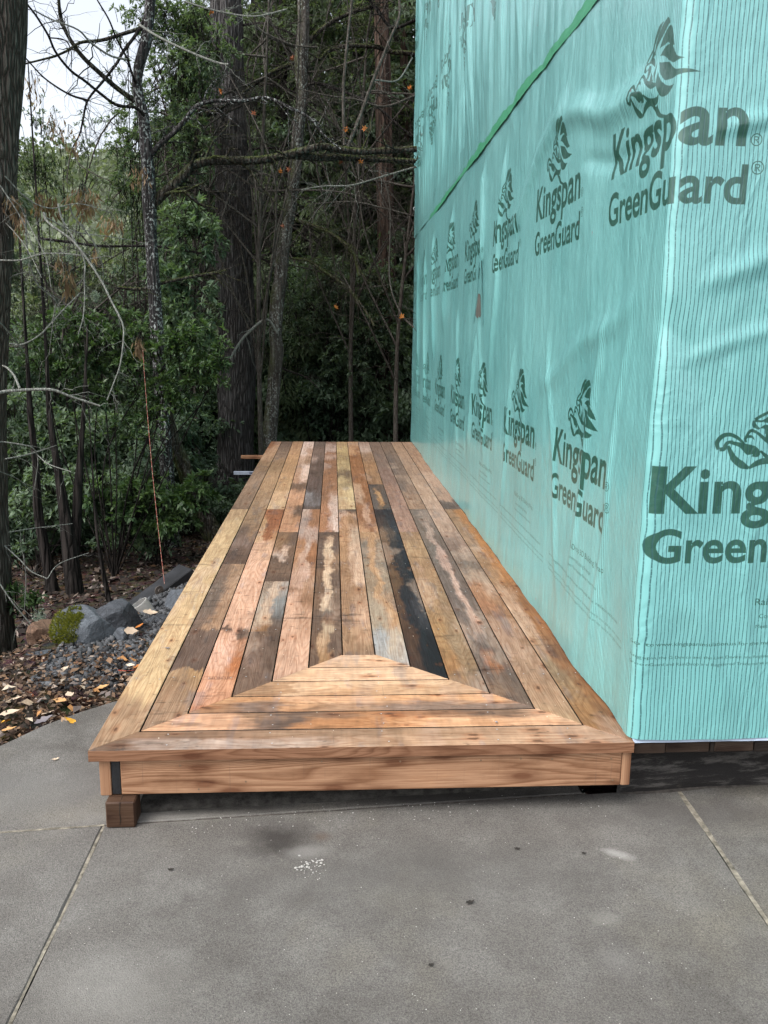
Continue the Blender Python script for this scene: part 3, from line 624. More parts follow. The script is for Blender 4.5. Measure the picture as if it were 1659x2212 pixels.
# ------------------------------------------------------------------ the wrapped building
TW, THT = 1.22, 2.74                  # one repeat of the print: metres across, roll height
def print_image():
    ppm = 820.; nx, ny = int(TW*ppm), int(THT*ppm); buf = np.zeros((ny*2//2, nx), np.float32)
    # draw at double size, then average down
    sc = 2*ppm; B = np.zeros((ny*2, nx*2), bool); H, Wd = B.shape
    def tri(a, b, c):
        x0 = int(math.floor(min(a[0], b[0], c[0]))); x1 = int(math.ceil(max(a[0], b[0], c[0])))
        y0 = max(0, int(math.floor(min(a[1], b[1], c[1])))); y1 = min(H-1, int(math.ceil(max(a[1], b[1], c[1]))))
        if y1 < y0: return
        X, Y = np.meshgrid(np.arange(x0, x1+1)+.5, np.arange(y0, y1+1)+.5)
        def e(p, q): return (q[0]-p[0])*(Y-p[1])-(q[1]-p[1])*(X-p[0])
        e0, e1, e2 = e(a, b), e(b, c), e(c, a)
        m = ((e0 >= 0) & (e1 >= 0) & (e2 >= 0)) | ((e0 <= 0) & (e1 <= 0) & (e2 <= 0))
        if not m.any(): return
        iy, ix = np.nonzero(m); B[iy+y0, (ix+x0) % Wd] = True
    def text(body, x, z, size, bold=0.0, width=None, font_sx=1.0):
        cu = bpy.data.curves.new('t', 'FONT'); cu.body = body; cu.size = 1; cu.offset = bold; cu.resolution_u = 6; cu.space_character = 1.0
        t = bpy.data.objects.new('t', cu); S.collection.objects.link(t)
        dg = bpy.context.evaluated_depsgraph_get(); dg.update(); me = bpy.data.meshes.new_from_object(t.evaluated_get(dg)); bpy.data.objects.remove(t)
        me.calc_loop_triangles(); v = np.array([w.co[:2] for w in me.vertices]); v[:, 0] -= v[:, 0].min(); wd = v[:, 0].max()
        sx = (width/wd) if width else size*font_sx
        v = np.stack([(x+v[:, 0]*sx)*sc, (z+v[:, 1]*size)*sc], 1)
        for lt in me.loop_triangles: tri(*v[list(lt.vertices)])
    def poly(pts, closed_fan=True):
        from mathutils.geometry import tessellate_polygon
        for t in tessellate_polygon([[Vector((p[0], p[1], 0)) for p in pts]]): tri(*[pts[i] for i in t])
    def stroke(pts, w, ox, oz, u):     # brush stroke through points, w = list of half widths
        P = spline(pts, 26); ww = np.interp(np.linspace(0, 1, 26), np.linspace(0, 1, len(w)), w)
        T = np.gradient(P, axis=0); T /= np.linalg.norm(T, axis=1, keepdims=True)+1e-9; N = np.stack([-T[:, 1], T[:, 0]], 1)
        Lf, Rt = P+N*ww[:, None], P-N*ww[:, None]
        Lf = np.stack([(ox+Lf[:, 0]*u)*sc, (oz+Lf[:, 1]*u)*sc], 1); Rt = np.stack([(ox+Rt[:, 0]*u)*sc, (oz+Rt[:, 1]*u)*sc], 1)
        for i in range(25): tri(Lf[i], Rt[i], Rt[i+1]); tri(Lf[i], Rt[i+1], Lf[i+1])
    LION = [  # the prancing lion's head over the name, in cap heights from the foot of the K
        ([(2.42, 2.02), (2.50, 2.26), (2.72, 2.46), (2.95, 2.55)], [.0, .05, .07, .0]),
        ([(2.50, 1.98), (2.66, 2.22), (2.92, 2.38), (3.16, 2.46), (3.32, 2.40)], [.0, .07, .11, .09, .0]),
        ([(2.80, 2.08), (3.02, 2.16), (3.30, 2.20), (3.48, 2.02), (3.62, 1.90)], [.0, .10, .16, .09, .0]),
        ([(2.86, 1.92), (3.12, 1.93), (3.40, 1.84), (3.66, 1.66), (3.95, 1.56)], [.0, .09, .15, .09, .0]),
        ([(2.86, 1.80), (3.06, 1.64), (3.34, 1.50), (3.72, 1.36), (4.22, 1.30)], [.0, .11, .17, .08, .0]),
        ([(2.88, 1.62), (2.98, 1.38), (3.16, 1.20), (3.46, 1.12), (3.74, 1.16)], [.0, .09, .13, .08, .0]),
        ([(2.10, 1.98), (2.24, 2.06), (2.40, 2.14), (2.52, 2.20)], [.03, .035, .03, .0]),
        ([(2.08, 1.96), (2.10, 1.86), (2.22, 1.78)], [.03, .05, .02]),
        ([(2.10, 1.96), (2.28, 1.95), (2.50, 2.06), (2.62, 2.0)], [.03, .02, .05, .0]),
        ([(2.30, 1.92), (2.42, 1.95), (2.56, 1.88), (2.66, 1.76)], [.0, .06, .06, .0]),
        ([(2.22, 1.80), (2.36, 1.82), (2.42, 1.68), (2.36, 1.58)], [.0, .06, .07, .0]),
        ([(2.46, 1.74), (2.44, 1.62), (2.38, 1.56)], [.03, .04, .0]),
        ([(2.54, 1.72), (2.62, 1.56), (2.76, 1.46)], [.0, .06, .0]),
        ([(2.72, 1.84), (2.74, 1.62), (2.84, 1.40)], [.0, .05, .0]),
        ([(1.92, 1.56), (2.02, 1.74), (2.18, 1.70), (2.40, 1.54), (2.70, 1.40), (2.92, 1.36)], [.03, .035, .03, .04, .07, .03]),
        ([(1.95, 1.50), (1.93, 1.60), (2.06, 1.62), (2.14, 1.54)], [.02, .03, .03, .0]),
        ([(1.38, 1.34), (1.34, 1.48), (1.44, 1.62), (1.60, 1.66), (1.78, 1.58), (1.92, 1.46)], [.04, .05, .05, .04, .035, .02]),
        ([(1.40, 1.34), (1.50, 1.36), (1.56, 1.48), (1.68, 1.52)], [.04, .05, .04, .02]),
        ([(1.60, 1.50), (1.84, 1.44), (2.04, 1.34), (2.22, 1.28)], [.03, .05, .12, .0]),
        ([(1.98, 1.36), (2.10, 1.36), (2.20, 1.26), (2.10, 1.20)], [.02, .08, .09, .0]),
        ([(1.58, 1.42), (1.72, 1.16), (1.90, 1.02), (2.06, .95)], [.03, .07, .08, .03]),
        ([(2.06, .95), (2.22, 1.05), (2.40, 1.10), (2.60, 1.06)], [.03, .06, .07, .03]),
        ([(2.28, 1.32), (2.46, 1.18), (2.66, 1.08), (2.90, 1.06), (3.02, 1.16)], [.02, .05, .08, .07, .0]),
        ([(2.52, 1.12), (2.70, 1.00), (2.86, .90), (2.98, 1.0)], [.0, .04, .05, .0]),
        ([(2.86, .92), (2.94, .82), (3.10, .72), (3.40, .64), (3.72, .58)], [.07, .07, .04, .025, .012]),
    ]
    for ox, oz in ((0.0, .81), (TW-.60, 1.955)):
        text('Kingspan', ox, oz, .153/.70, .022, .80)
        text('GreenGuard', ox-.008, oz-.170, .113/.70, .022, .825)
        text('\u00ae', ox+.815, oz-.003, .050); text('\u00ae', ox+.825, oz-.085, .055)
        u = .155
        for pts, w in LION: stroke(pts, w, ox-.01, oz, u)
        if ox == 0.0:
            text('RainDrop 3D Building Wrap', .375, .487, .034, .004, .46)
            text('Commercial Building Envelope', .395, .440, .022, 0, .30)
            text('Meets Water-Resistive Barrier Requirements', .385, .405, .018, 0, .40)
            text('Go to www.kingspaninsulation.us for the most current commercial use and installation instructions', -.03, .345, .019, .003, 1.05)
            text('Kingspan, the G Device and the Lion Device are Registered Trademarks of the Kingspan Group plc in the USA and other countries.', -.03, .298, .015, 0, 1.12)
            text('GreenGuard and RainDrop are Registered Trademarks of the Kingspan Group plc in the USA and other countries. All rights reserved.', -.03, .273, .015, 0, 1.12)
    g = B.reshape(ny, 2, nx, 2).mean((1, 3)).astype(np.float32)
    im = bpy.data.images.new('house_wrap_print', nx, ny); im.colorspace_settings.name = 'Non-Color'
    a = np.ones((ny, nx, 4), np.float32); a[..., :3] = g[..., None]
    im.pixels.foreach_set(a.ravel()); im.update(); im.pack(); return im
WIMG = print_image()
WRAP = m_wrap(WIMG)
WX, WY, WEND, WRIGHT = 1.872, .034, 8.77, 6.0    # side plane x, front plane y, far end, right end

def wall_pos(s, z, d, r=.022):
    """s: metres along the wall, negative on the side wall, positive round on the front; d: how far the sheet stands off"""
    q = r*math.pi/2
    side = s < -q/2; front = s > q/2; a = np.clip((s+q/2)/q, 0, 1)*math.pi/2
    nx_ = -np.cos(a); ny_ = -np.sin(a)
    cx, cy = WX+r, WY+r
    x = np.where(front, cx+(s-q/2), cx+nx_*r); y = np.where(side, cy-(s+q/2), cy+ny_*r)
    return np.stack([x+nx_*d, y+ny_*d, np.broadcast_to(z, s.shape)], -1)
def ridge(s, z, a, b, w, h, seed=0):
    """a soft fold along the segment a-b (wall coordinates)"""
    a, b = np.array(a, float), np.array(b, float); e = b-a; l = np.linalg.norm(e); e /= l
    t = (s-a[0])*e[0]+(z-a[1])*e[1]; n = -(s-a[0])*e[1]+(z-a[1])*e[0]
    n = n+.02*np.sin(t*7+seed)
    return h*np.exp(-(n/w)**2)*sm(0, .18, t/l)*sm(1, .75, t/l)
def low_d(s, z):
    d = .012*fbm(s*.9, z*.8, 1, 3, 41)+.005*fbm(s*4.5, z*1.6, 0, 3, 42)+.0016*fbm(s*16, z*5, 0, 3, 43)
    d = d + sm(.35, 0, z)*(.010*fbm(s*2.6, 0, 3, 3, 44)+.006)           # loose lower edge
    d = d + .022*np.exp(-((s+.62)/.28)**2)*sm(1.3, 0, z) - .012*np.exp(-((s+.25)/.2)**2)*sm(.9, 0, z)
    d = d + .016*np.exp(-(s/.28)**2)*sm(0, .5, z)*sm(2.2, .9, z)*.8     # belly near the corner
    F = [((-.02, 2.12), (-1.5, 2.36), .05, .012), ((-.03, 1.98), (-1.1, 2.08), .03, -.006), ((-.1, 1.55), (-1.7, 1.1), .045, .006),
         ((-1.2, 2.5), (-2.6, 1.9), .06, .010), ((-2.7, 2.6), (-3.0, 1.0), .05, .010), ((-3.5, 1.55), (-3.9, .4), .05, .009), ((-3.5, 1.6), (-3.1, .5), .04, .008),
         ((-3.5, 1.85), (-3.45, 2.6), .035, .014), ((-5.0, 2.5), (-5.6, 1.4), .07, .016), ((-6.5, 2.5), (-6.3, 1.0), .06, .014), ((-.55, 1.6), (-.9, .1), .03, .006),
         ((-.30, 1.5), (-.50, .05), .025, .005), ((-1.5, 1.5), (-1.0, .1), .035, .006), ((.05, 2.0), (.9, 2.22), .02, .006), ((.05, 1.55), (.8, 1.75), .03, .006),
         ((.02, 1.3), (.6, 1.45), .02, .004), ((.1, .55), (.35, .05), .025, .005), ((.3, .9), (.42, .1), .02, .004), ((-2.2, 1.4), (-2.5, .2), .04, .006), ((-4.6, 1.7), (-4.4, .3), .05, .008),
         ((-7.3, 2.4), (-7.1, .4), .06, .014), ((-8.2, 2.5), (-8.0, .4), .05, .012), ((-.05, 1.5), (.3, .9), .05, -.005)]
    for i, (a, b, w, h) in enumerate(F): d = d+ridge(s, z, a, b, w, h*1.9, i)
    return d+.010
def up_d(s, z):
    t = (z-2.6)
    w = s + .05*np.sin(z*2.1+s*3)+.12*t*np.sin(s*1.3)
    d = .036*fbm(w*3.2, z*.45, 2, 3, 51)+.034*np.abs(fbm(w*6, z*.5, 5, 3, 52))+.014*fbm(w*20, z*.7, 3, 2, 53)+.015*fbm(s*1.0, z*.8, 6, 2, 54)
    return .013+d*(.12+.88*sm(0, .7, t))
def grid_sheet(name, sv, zv, df, uvf, fadef, parent, label=None, zlow=None, mat=None):
    Sg, Zg = np.meshgrid(sv, zv)
    if zlow is not None:
        k = (Zg-zv[0])/(zv[-1]-zv[0]); lo = zlow(Sg); Zg = lo+k*(zv[-1]-lo)
    V = wall_pos(Sg, Zg, df(Sg, Zg)).reshape(-1, 3)
    ny_, nx_ = Sg.shape; i, j = np.meshgrid(np.arange(ny_-1), np.arange(nx_-1), indexing='ij')
    F = np.stack([i*nx_+j, i*nx_+j+1, (i+1)*nx_+j+1, (i+1)*nx_+j], -1).reshape(-1, 4)
    me = me_from(name, V, F, mat or WRAP, True); li = F.ravel()
    for nm, fn in (('print', uvf), ('sheet', lambda s_, z_: (s_, z_))):
        u, v = fn(Sg, Zg); a = np.stack([np.broadcast_to(u, Sg.shape).ravel()[li], np.broadcast_to(v, Sg.shape).ravel()[li]], 1).astype(np.float32)
        me.uv_layers.new(name=nm).data.foreach_set('uv', a.ravel())
    fa = me.attributes.new('fade', 'FLOAT', 'POINT'); fa.data.foreach_set('value', np.broadcast_to(fadef(Sg, Zg), Sg.shape).astype(np.float32).ravel())
    o = link(name, me, parent)
    if label: o['label'] = label
    return o
house = thing('wrapped_building', 'tall building under construction covered in printed pale green house wrap, right of the deck', 'building', (0, 0, 0))
sv = np.concatenate([np.arange(-8.76, -3, .030), np.arange(-3, -.06, .016), np.linspace(-.058, .058, 25), np.arange(.07, 1.0, .016), np.arange(1.0, 4.15, .06)])
SEAMZ = lambda s: 2.62+.055*sm(-7, -1, s)+.006*np.sin(s*2.3)+.004*fbm(s*3, 0, 0, 3, 61)
grid_sheet('house_wrap', sv, np.arange(-.012, 2.86, .018), low_d, lambda s, z: (s/TW, (z)/THT), lambda s, z: sm(-9.5, -4.0, s)*.35+.65*np.ones_like(s)*sm(-12, -6, s), house, 'lower sheet of pale green house wrap, upright dark green print',
           zlow=lambda s: np.where(s < -.05, .004+.006*fbm(s*6, 0, 0, 3, 62), .000+.004*fbm(s*5, 0, 0, 2, 63)))
su_ = np.concatenate([np.arange(-8.76, -.06, .022), np.linspace(-.058, .058, 13), np.arange(.08, 4.15, .07)])
grid_sheet('house_wrap', su_, np.arange(2.64, 6.25, .03), up_d, lambda s, z: (-(s+.18*np.sin(z*1.3))/TW+.1, 1.13-(z-2.62)/THT), lambda s, z: .80*np.ones_like(s), house, 'upper sheet of house wrap hanging in folds, print upside down', zlow=SEAMZ)
# the darker green selvedge folded out along the lower edge of the upper sheet
HEM = M('green_selvedge', .45, .4); hu = HEM.uv('sheet')
hl = HEM.ramp(HEM.math('FRACT', HEM.math('ADD', HEM.math('DIVIDE', HEM.n('SeparateXYZ', out=0, Vector=hu), .0137), HEM.math('MULTIPLY', HEM.noise(HEM.scale(hu, 3, 20), 1.0, 2), 2.0))), [(0, 0.0), (.4, 0.0), (.5, 1.0), (.6, 0.0)])
HEM.col(HEM.mix(HEM.math('MULTIPLY', hl, .5), HEM.mix(HEM.noise(hu, 5, 3), (.035, .235, .12), (.075, .34, .19)), (.015, .11, .06)))
hs_ = np.arange(-7.0, -.02, .02)
def hem_w(s): return (.028+.040*sm(-.35, .4, fbm(s*2.2, 0, 0, 3, 71))+.014*fbm(s*11, 0, 0, 3, 73)+.016*sm(-4, -.4, s))*sm(-7.0, -6.6, s)
Sg, Kg = np.meshgrid(hs_, np.linspace(0, 1, 6)); Zg = SEAMZ(Sg)+hem_w(Sg)*(Kg*1.0)-.004-.010*np.maximum(fbm(Sg*7, 0, 0, 4, 74), -.2)*(1-Kg)
V = wall_pos(Sg, Zg, up_d(Sg, Zg)+.005+.003*np.abs(fbm(Sg*9, Kg*3, 0, 3, 72))).reshape(-1, 3)
ny_, nx_ = Sg.shape; i, j = np.meshgrid(np.arange(ny_-1), np.arange(nx_-1), indexing='ij')
Fq = np.stack([i*nx_+j, i*nx_+j+1, (i+1)*nx_+j+1, (i+1)*nx_+j], -1).reshape(-1, 4)
me = me_from('selvedge', V, Fq, HEM.m, True); me.uv_layers.new(name='sheet').data.foreach_set('uv', np.stack([Sg.ravel()[Fq.ravel()], Zg.ravel()[Fq.ravel()]], 1).astype(np.float32).ravel())
o = link('selvedge', me, house); o['label'] = 'bright green folded edge between the two sheets of wrap'
# torn, doubled-over flap of wrap with the bare sheathing showing
OSB = m_plain('sheathing', (.105, .108, .095), .8, .2, .3, 30, .002)
def flap(pts, d, m, name, lab, fold=0):
    P = np.array(pts); n = len(P); c = P.mean(0); vs = [wall_pos(np.array([c[0]]), np.array([c[1]]), low_d(np.array([c[0]]), np.array([c[1]]))+d)[0]]
    for k, p in enumerate(P): vs.append(wall_pos(np.array([p[0]]), np.array([p[1]]), low_d(np.array([p[0]]), np.array([p[1]]))+d+(fold if k % 2 else 0))[0])
    me = me_from(name, vs, [[0, 1+k, 1+(k+1) % n] for k in range(n)], m, True)
    for nm in ('print', 'sheet'):
        l = me.uv_layers.new(name=nm)
        for li, lp in enumerate(me.loops):
            q = c if lp.vertex_index == 0 else P[lp.vertex_index-1]; l.data[li].uv = (.97, .06) if nm == 'print' else (q[0], q[1])
    me.attributes.new('fade', 'FLOAT', 'POINT').data.foreach_set('value', np.full(len(me.vertices), .8, np.float32))
    o = link(name, me, house); o['label'] = lab
flap([(-3.55, 1.68), (-3.46, 1.67), (-3.37, 1.53), (-3.42, 1.51), (-3.58, 1.51), (-3.64, 1.53)], .004, OSB, 'sheathing', 'strip of bare sheathing showing through the torn wrap')
flap([(-3.64, 1.90), (-3.57, 1.90), (-3.58, 1.70), (-3.70, 1.48), (-3.80, 1.50)], .003, WRAP, 'wrap_flap', 'crumpled flap left of the tear')
flap([(-3.50, 1.92), (-3.45, 1.90), (-3.34, 1.66), (-3.27, 1.46), (-3.36, 1.46), (-3.44, 1.68)], .004, WRAP, 'wrap_flap', 'twisted flap right of the tear')
# the box of the building behind the wrap
SH = m_plain('plywood_sheathing', L(150, 120, 86), .85, .2, .2, 4)
for nm, b_ in (('sheathing', (WX+.012, WRIGHT, WY+.012, WEND, .0, 6.25)), ('roof', (WX-.3, WRIGHT+.3, WY-.1, WEND+.35, 6.26, 6.42))):
    v, f = box(*b_, .01); link(nm, fix_normals(me_from(nm, v, f, SH)), house)
# pale edge of flashing under the wrap, brown packers, black tarred sill
FLASH = m_plain('pale_blue_flashing', (.42, .50, .62), .5, .3, .12, 9)
xs_ = np.linspace(WX-.008, 4.6, 120); rows = []
for k, (dy, dz) in enumerate(((0, .012), (-.010, .001), (-.016, -.013))):
    rows.append(np.stack([xs_, WY+dy-.004*fbm(xs_*5, 0, 0, 3, 81+k), dz-(.006*fbm(xs_*4, 0, 0, 3, 85) if k == 2 else 0)*np.ones_like(xs_)], 1))
V = np.vstack(rows); i, j = np.meshgrid(np.arange(2), np.arange(119), indexing='ij')
link('flashing', me_from('flashing', V, np.stack([i*120+j, i*120+j+1, (i+1)*120+j+1, (i+1)*120+j], -1).reshape(-1, 4), FLASH, True), house)
PACK = [m_wood('packer_wood_%s' % n, None, c, .5, .5) for n, c in (('brown', (.042, .028, .020)), ('dark', (.022, .017, .014)), ('tan', (.065, .047, .035)))]
x = WX+.002; k = 0
for w_ in (.115, .16, .015, .145, .2, .13, .21, .17, .14, .22, .18, .19, .2, .2, .21):
    lumber('packer_block', x, x+w_-.003, WY-.010+(.004 if k % 2 else 0), WY+.08, -.058, -.0165, 'x', k*1.3, PACK[(0, 0, 1, 2, 1)[k % 5] if w_ > .02 else 1], house); x += w_; k += 1
TB = M('tarred_sill_board', .62, .4); tp = TB.obj()
tn = TB.noise(TB.scale(tp, 4, 4, 26), 1.0, 7, .78, .15); tt = TB.noise(TB.scale(tp, 14, 14, 30), 1.0, 4, .7)
tc = TB.mix(TB.ramp(tn, [(.50, 0.0), (.62, .8)]), (.013, .011, .010), (.125, .115, .105)); tc = TB.mix(TB.ramp(tt, [(.6, 0.0), (.72, .5)]), tc, (.09, .075, .06)); TB.col(tc)
TB.bump(TB.math('ADD', tn, TB.math('MULTIPLY', tt, .3)), .012, 1.0)
sx = np.linspace(WX-.012, 5.6, 90); prof = [(.045, -.0585), (.012, -.066), (.016, -.150), (.004, -.166), (.008, -.178), (-.004, -.190), (-.002, -.268)]
sy = lambda xx: min(-.0115+.0805*(xx-.04)-.005, .26)
V = np.array([[(xx, (WY+.02 if q == 0 else sy(xx)-.0)+py+(.012*float(fbm(xx*3, pz*9, 0, 4, 91)) if q else 0), pz+(.006*float(fbm(xx*6, pz*20, 0, 3, 92)) if 0 < q < 6 else 0)) for xx in sx] for q, (py, pz) in enumerate(prof)]).reshape(-1, 3)
i, j = np.meshgrid(np.arange(len(prof)-1), np.arange(89), indexing='ij')
o = link('sill_board', me_from('sill_board', V, np.stack([i*90+j, (i+1)*90+j, (i+1)*90+j+1, i*90+j+1], -1).reshape(-1, 4), TB.m), house)
v, f = box(WX+.03, WRIGHT-.02, WY+.36, WEND-.02, -1.6, -.002, .01); link('foundation', fix_normals(me_from('foundation', v, f, m_plain('dark_foundation', (.05, .048, .045), .9))), house)
# little hook screwed into the far edge
h0 = at(900, 451, WEND-.02); t = np.linspace(0, 5.2, 14)
V, F = tubes(np.array([[(h0[0]-.02+.02*math.cos(a), h0[1], h0[2]+.02*math.sin(a)) for a in t]]), np.full((1, 14), .004), 6)
o = link('hook', me_from('hook', V, F, SCREW, True), house); o['label'] = 'small bright eye hook on the far edge of the wall'

# ------------------------------------------------------------------ ground
def edge_d(x, y):                      # metres beyond the rocky edge of the gravel, downhill
    return (x+.75)*-.894+(y-1.45)*.447
def ground_z(x, y):
    x = np.asarray(x, float); y = np.asarray(y, float)
    d = edge_d(x, y); d = np.minimum(d, 30)
    z = -.345 - .62*sm(.05, 1.5, d) - .42*sm(1.2, 5.5, d) - .35*sm(5, 14, d)
    z = z + (.03*fbm(x*.9, y*.9, 0, 4, 101)+.012*fbm(x*5, y*5, 0, 3, 102))*sm(-.3, .8, d)
    fl = sm(17.5, 20, y)*(1-sm(27, 30, y)); z = z*(1-fl)+(-1.76)*fl            # the lane beyond the trees
    hill = np.maximum(y-33-.05*np.abs(x), 0)
    z = z + hill*.085 + sm(50, 150, y)*16.0*sm(60, -40, x-0*y)+.25*fbm(x*.12, y*.12, 0, 3, 103)*sm(30, 50, y)*8
    return z
gx = np.concatenate([-np.geomspace(160, 4.2, 46), np.arange(-4.0, 3.0, .09), np.geomspace(3.2, 160, 40)])
gy = np.concatenate([np.linspace(-60, -3, 14), np.arange(-2.6, 11, .10), np.geomspace(11.2, 420, 80)])
Xg, Yg = np.meshgrid(gx, gy); Zg = ground_z(Xg, Yg)
V = np.stack([Xg, Yg, Zg], -1).reshape(-1, 3); ny_, nx_ = Xg.shape
i, j = np.meshgrid(np.arange(ny_-1), np.arange(nx_-1), indexing='ij')
tag(link('ground', me_from('ground', V, np.stack([i*nx_+j, i*nx_+j+1, (i+1)*nx_+j+1, (i+1)*nx_+j], -1).reshape(-1, 4), m_soil(), True)), kind='structure')
GRAV = m_plain('lane_gravel', (.17, .155, .16), .9, .2, .35, 1.5, .01)
lx = np.linspace(-45, 45, 60); ly = np.linspace(18.8, 28, 10); Xg, Yg = np.meshgrid(lx, ly); Zg = ground_z(Xg, Yg)+.035
i, j = np.meshgrid(np.arange(9), np.arange(59), indexing='ij')
tag(link('lane', me_from('lane', np.stack([Xg, Yg, Zg], -1).reshape(-1, 3), np.stack([i*60+j, i*60+j+1, (i+1)*60+j+1, (i+1)*60+j], -1).reshape(-1, 4), GRAV, True)), kind='structure')

# patio: four poured slabs with tooled joints between them
CONC = m_concrete(); SZ = -.27
J0 = atz(225, 1782)[:2]; JL = atz(0, 1797)[:2]; JR = atz(1285, 1712)[:2]; JW = atz(1659, 1697)[:2]
K1 = atz(20, 2212)[:2]; Q0 = atz(1470, 1712)[:2]; Q1 = atz(1659, 1990)[:2]
def ext(a, b, t): return a+(b-a)*t
JLx = ext(J0, JL, 6.5); JRx = np.array([5.6, J0[1]+(JR-J0)[1]/(JR-J0)[0]*(5.6-J0[0])]); Kx = ext(J0, K1, 5.2); Qx = ext(Q0, Q1, 6.2)
def onJ(x): return np.array([x, J0[1]+(JR-J0)[1]/(JR-J0)[0]*(x-J0[0])])
Qs = onJ(Q0[0])
edge_curve = [(-2.3, -.30), (-1.7, .02), (-1.15, .30), (-.80, .47), (-.53, .60), (-.41, .79), (-.30, .91), (-.19, 1.01), (-.05, 1.10), (.25, 1.22), (1.9, 1.35)]
slabs = [
 ([J0, Kx, (Qx[0], Kx[1]), Qx, Qs], 'broad middle slab in front of the deck'),
 ([JLx, (JLx[0], Kx[1]), Kx, J0], 'left front slab beyond the slanting joint'),
 ([(JLx[0], JLx[1]), J0, onJ(1.74), (1.74, 1.33)]+edge_curve[::-1][1:], 'rear slab running under the left side of the deck'),
 ([Qs, Qx, (7.5, Qx[1]), (7.5, onJ(7.5)[1])], 'right slab in front of the tarred sill'),
]
patio = thing('patio', 'grey broom-finished concrete patio of four slabs in front of the deck', 'patio'); patio['kind'] = 'structure'
if 'category' in patio: del patio['category']
def slab(pts, gap=.0035):
    P = np.array([np.asarray(p, float) for p in pts]); A = .5*np.sum(P[:, 0]*np.roll(P[:, 1], -1)-np.roll(P[:, 0], -1)*P[:, 1])
    if A < 0: P = P[::-1]
    out = [];                          # subdivide long straight edges so the joints can wander a little
    for a, b in zip(P, np.roll(P, -1, 0)):
        n = max(1, int(np.linalg.norm(b-a)/.06))
        for k in range(n): out.append(a+(b-a)*k/n)
    P = np.array(out); wob = .0035*fbm(P[:, 0]*9, P[:, 1]*9, 0, 3, 111)
    e = np.roll(P, -1, 0)-np.roll(P, 1, 0); n_ = np.stack([-e[:, 1], e[:, 0]], 1); n_ /= np.linalg.norm(n_, axis=1, keepdims=True)+1e-9
    Q = P+n_*gap; Rr = P+n_*(gap+.006); k = len(P)
    Q[:, 0] += wob; Rr[:, 0] += wob+.0015*fbm(P[:, 0]*40, P[:, 1]*40, 0, 2, 112)
    v = np.vstack([np.c_[Q, np.full(k, SZ-.10)], np.c_[Q, np.full(k, SZ-.007)], np.c_[Rr, np.full(k, SZ)]])
    f = [list(range(2*k, 3*k))]
    for o_ in (0, k):
        for i in range(k): f.append([o_+i, o_+(i+1) % k, o_+k+(i+1) % k, o_+k+i])
    return me_from('slab', v, f, CONC)
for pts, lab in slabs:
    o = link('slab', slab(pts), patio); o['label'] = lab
# sand in the joints
SAND = m_plain('joint_sand', (.22, .20, .16), .95, .1, .6, 35, .002); DIRT = m_plain('joint_dirt', (.10, .09, .08), .95, .1, .5, 40, .002)
def joint(a, b, w, z, m, lab):
    a, b = np.asarray(a, float), np.asarray(b, float); n = 90; P = a+(b-a)*np.linspace(0, 1, n)[:, None]; t = (b-a)/np.linalg.norm(b-a); nn = np.array([-t[1], t[0]])
    w_ = w*(1+.5*fbm(np.arange(n)*.35, 0, 0, 3, 113)); c = P+nn*(.002*fbm(np.arange(n)*.3, 3, 0, 2, 114))[:, None]
    V = np.vstack([np.c_[c-nn*w_[:, None], np.full(n, z)], np.c_[c+nn*w_[:, None], np.full(n, z)]])
    i = np.arange(n-1); o = link('joint_filler', me_from('joint_filler', V, np.stack([i, i+1, n+i+1, n+i], 1), m), patio); o['label'] = lab
joint(Qs, Qx, .0085, SZ+.0012, SAND, 'pale sandy filler in the right joint'); joint(J0, Kx, .0045, SZ-.003, SAND, 'thin sandy filler in the left slanting joint')
joint(JLx, J0, .0055, SZ-.001, SAND, 'pale filler of the cross joint left of the post'); joint(J0, onJ(1.75), .006, SZ-.004, DIRT, 'dirty cross joint under the deck edge')
joint(onJ(1.88), onJ(5.5), .03, SZ+.0015, DIRT, 'dirt swept against the sill board')
# low kerb of rough mortar behind the joint, the shade under the deck painted into its colour
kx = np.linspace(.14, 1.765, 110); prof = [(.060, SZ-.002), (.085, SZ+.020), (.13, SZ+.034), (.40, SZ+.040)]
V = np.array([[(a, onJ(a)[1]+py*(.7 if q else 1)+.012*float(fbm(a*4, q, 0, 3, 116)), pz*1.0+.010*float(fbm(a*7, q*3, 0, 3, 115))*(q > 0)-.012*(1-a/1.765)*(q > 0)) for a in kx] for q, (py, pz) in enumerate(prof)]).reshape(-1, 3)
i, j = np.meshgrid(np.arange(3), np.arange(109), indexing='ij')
o = link('mortar_lip', me_from('mortar_lip', V, np.stack([i*110+j, i*110+j+1, (i+1)*110+j+1, (i+1)*110+j], -1).reshape(-1, 4), m_plain('shaded_mortar', (.060, .056, .050), .95, .1, .5, 30, .006), True), patio)

# 4x4 stub under the deck corner
bp = atz(232, 1790); bw = .089
pb = thing('support_block', 'short brown wooden post stub propping the front left corner of the deck', 'wood block', (bp[0]+.045, bp[1]+.045, SZ))
v, f = box(-bw/2-.004, bw/2+.004, -bw/2, bw/2, .001, .0955, .004); me = fix_normals(me_from('post_stub', v, f, BLOCKW)); uvs(me, 'x', 2.2); link('post_stub', me, pb)
ck = np.array([(-.003, -bw/2-.0006, .012), (.0, -bw/2-.0006, .03), (-.002, -bw/2-.0006, .06), (.001, -bw/2-.0006, .094), (.0005, -bw/2+.05, .0960)]); V, F = tubes(ck[None], np.array([[.0006, .0016, .0012, .0018, .0008]]), 5); link('check', me_from('check', V, F, EDGE), pb)

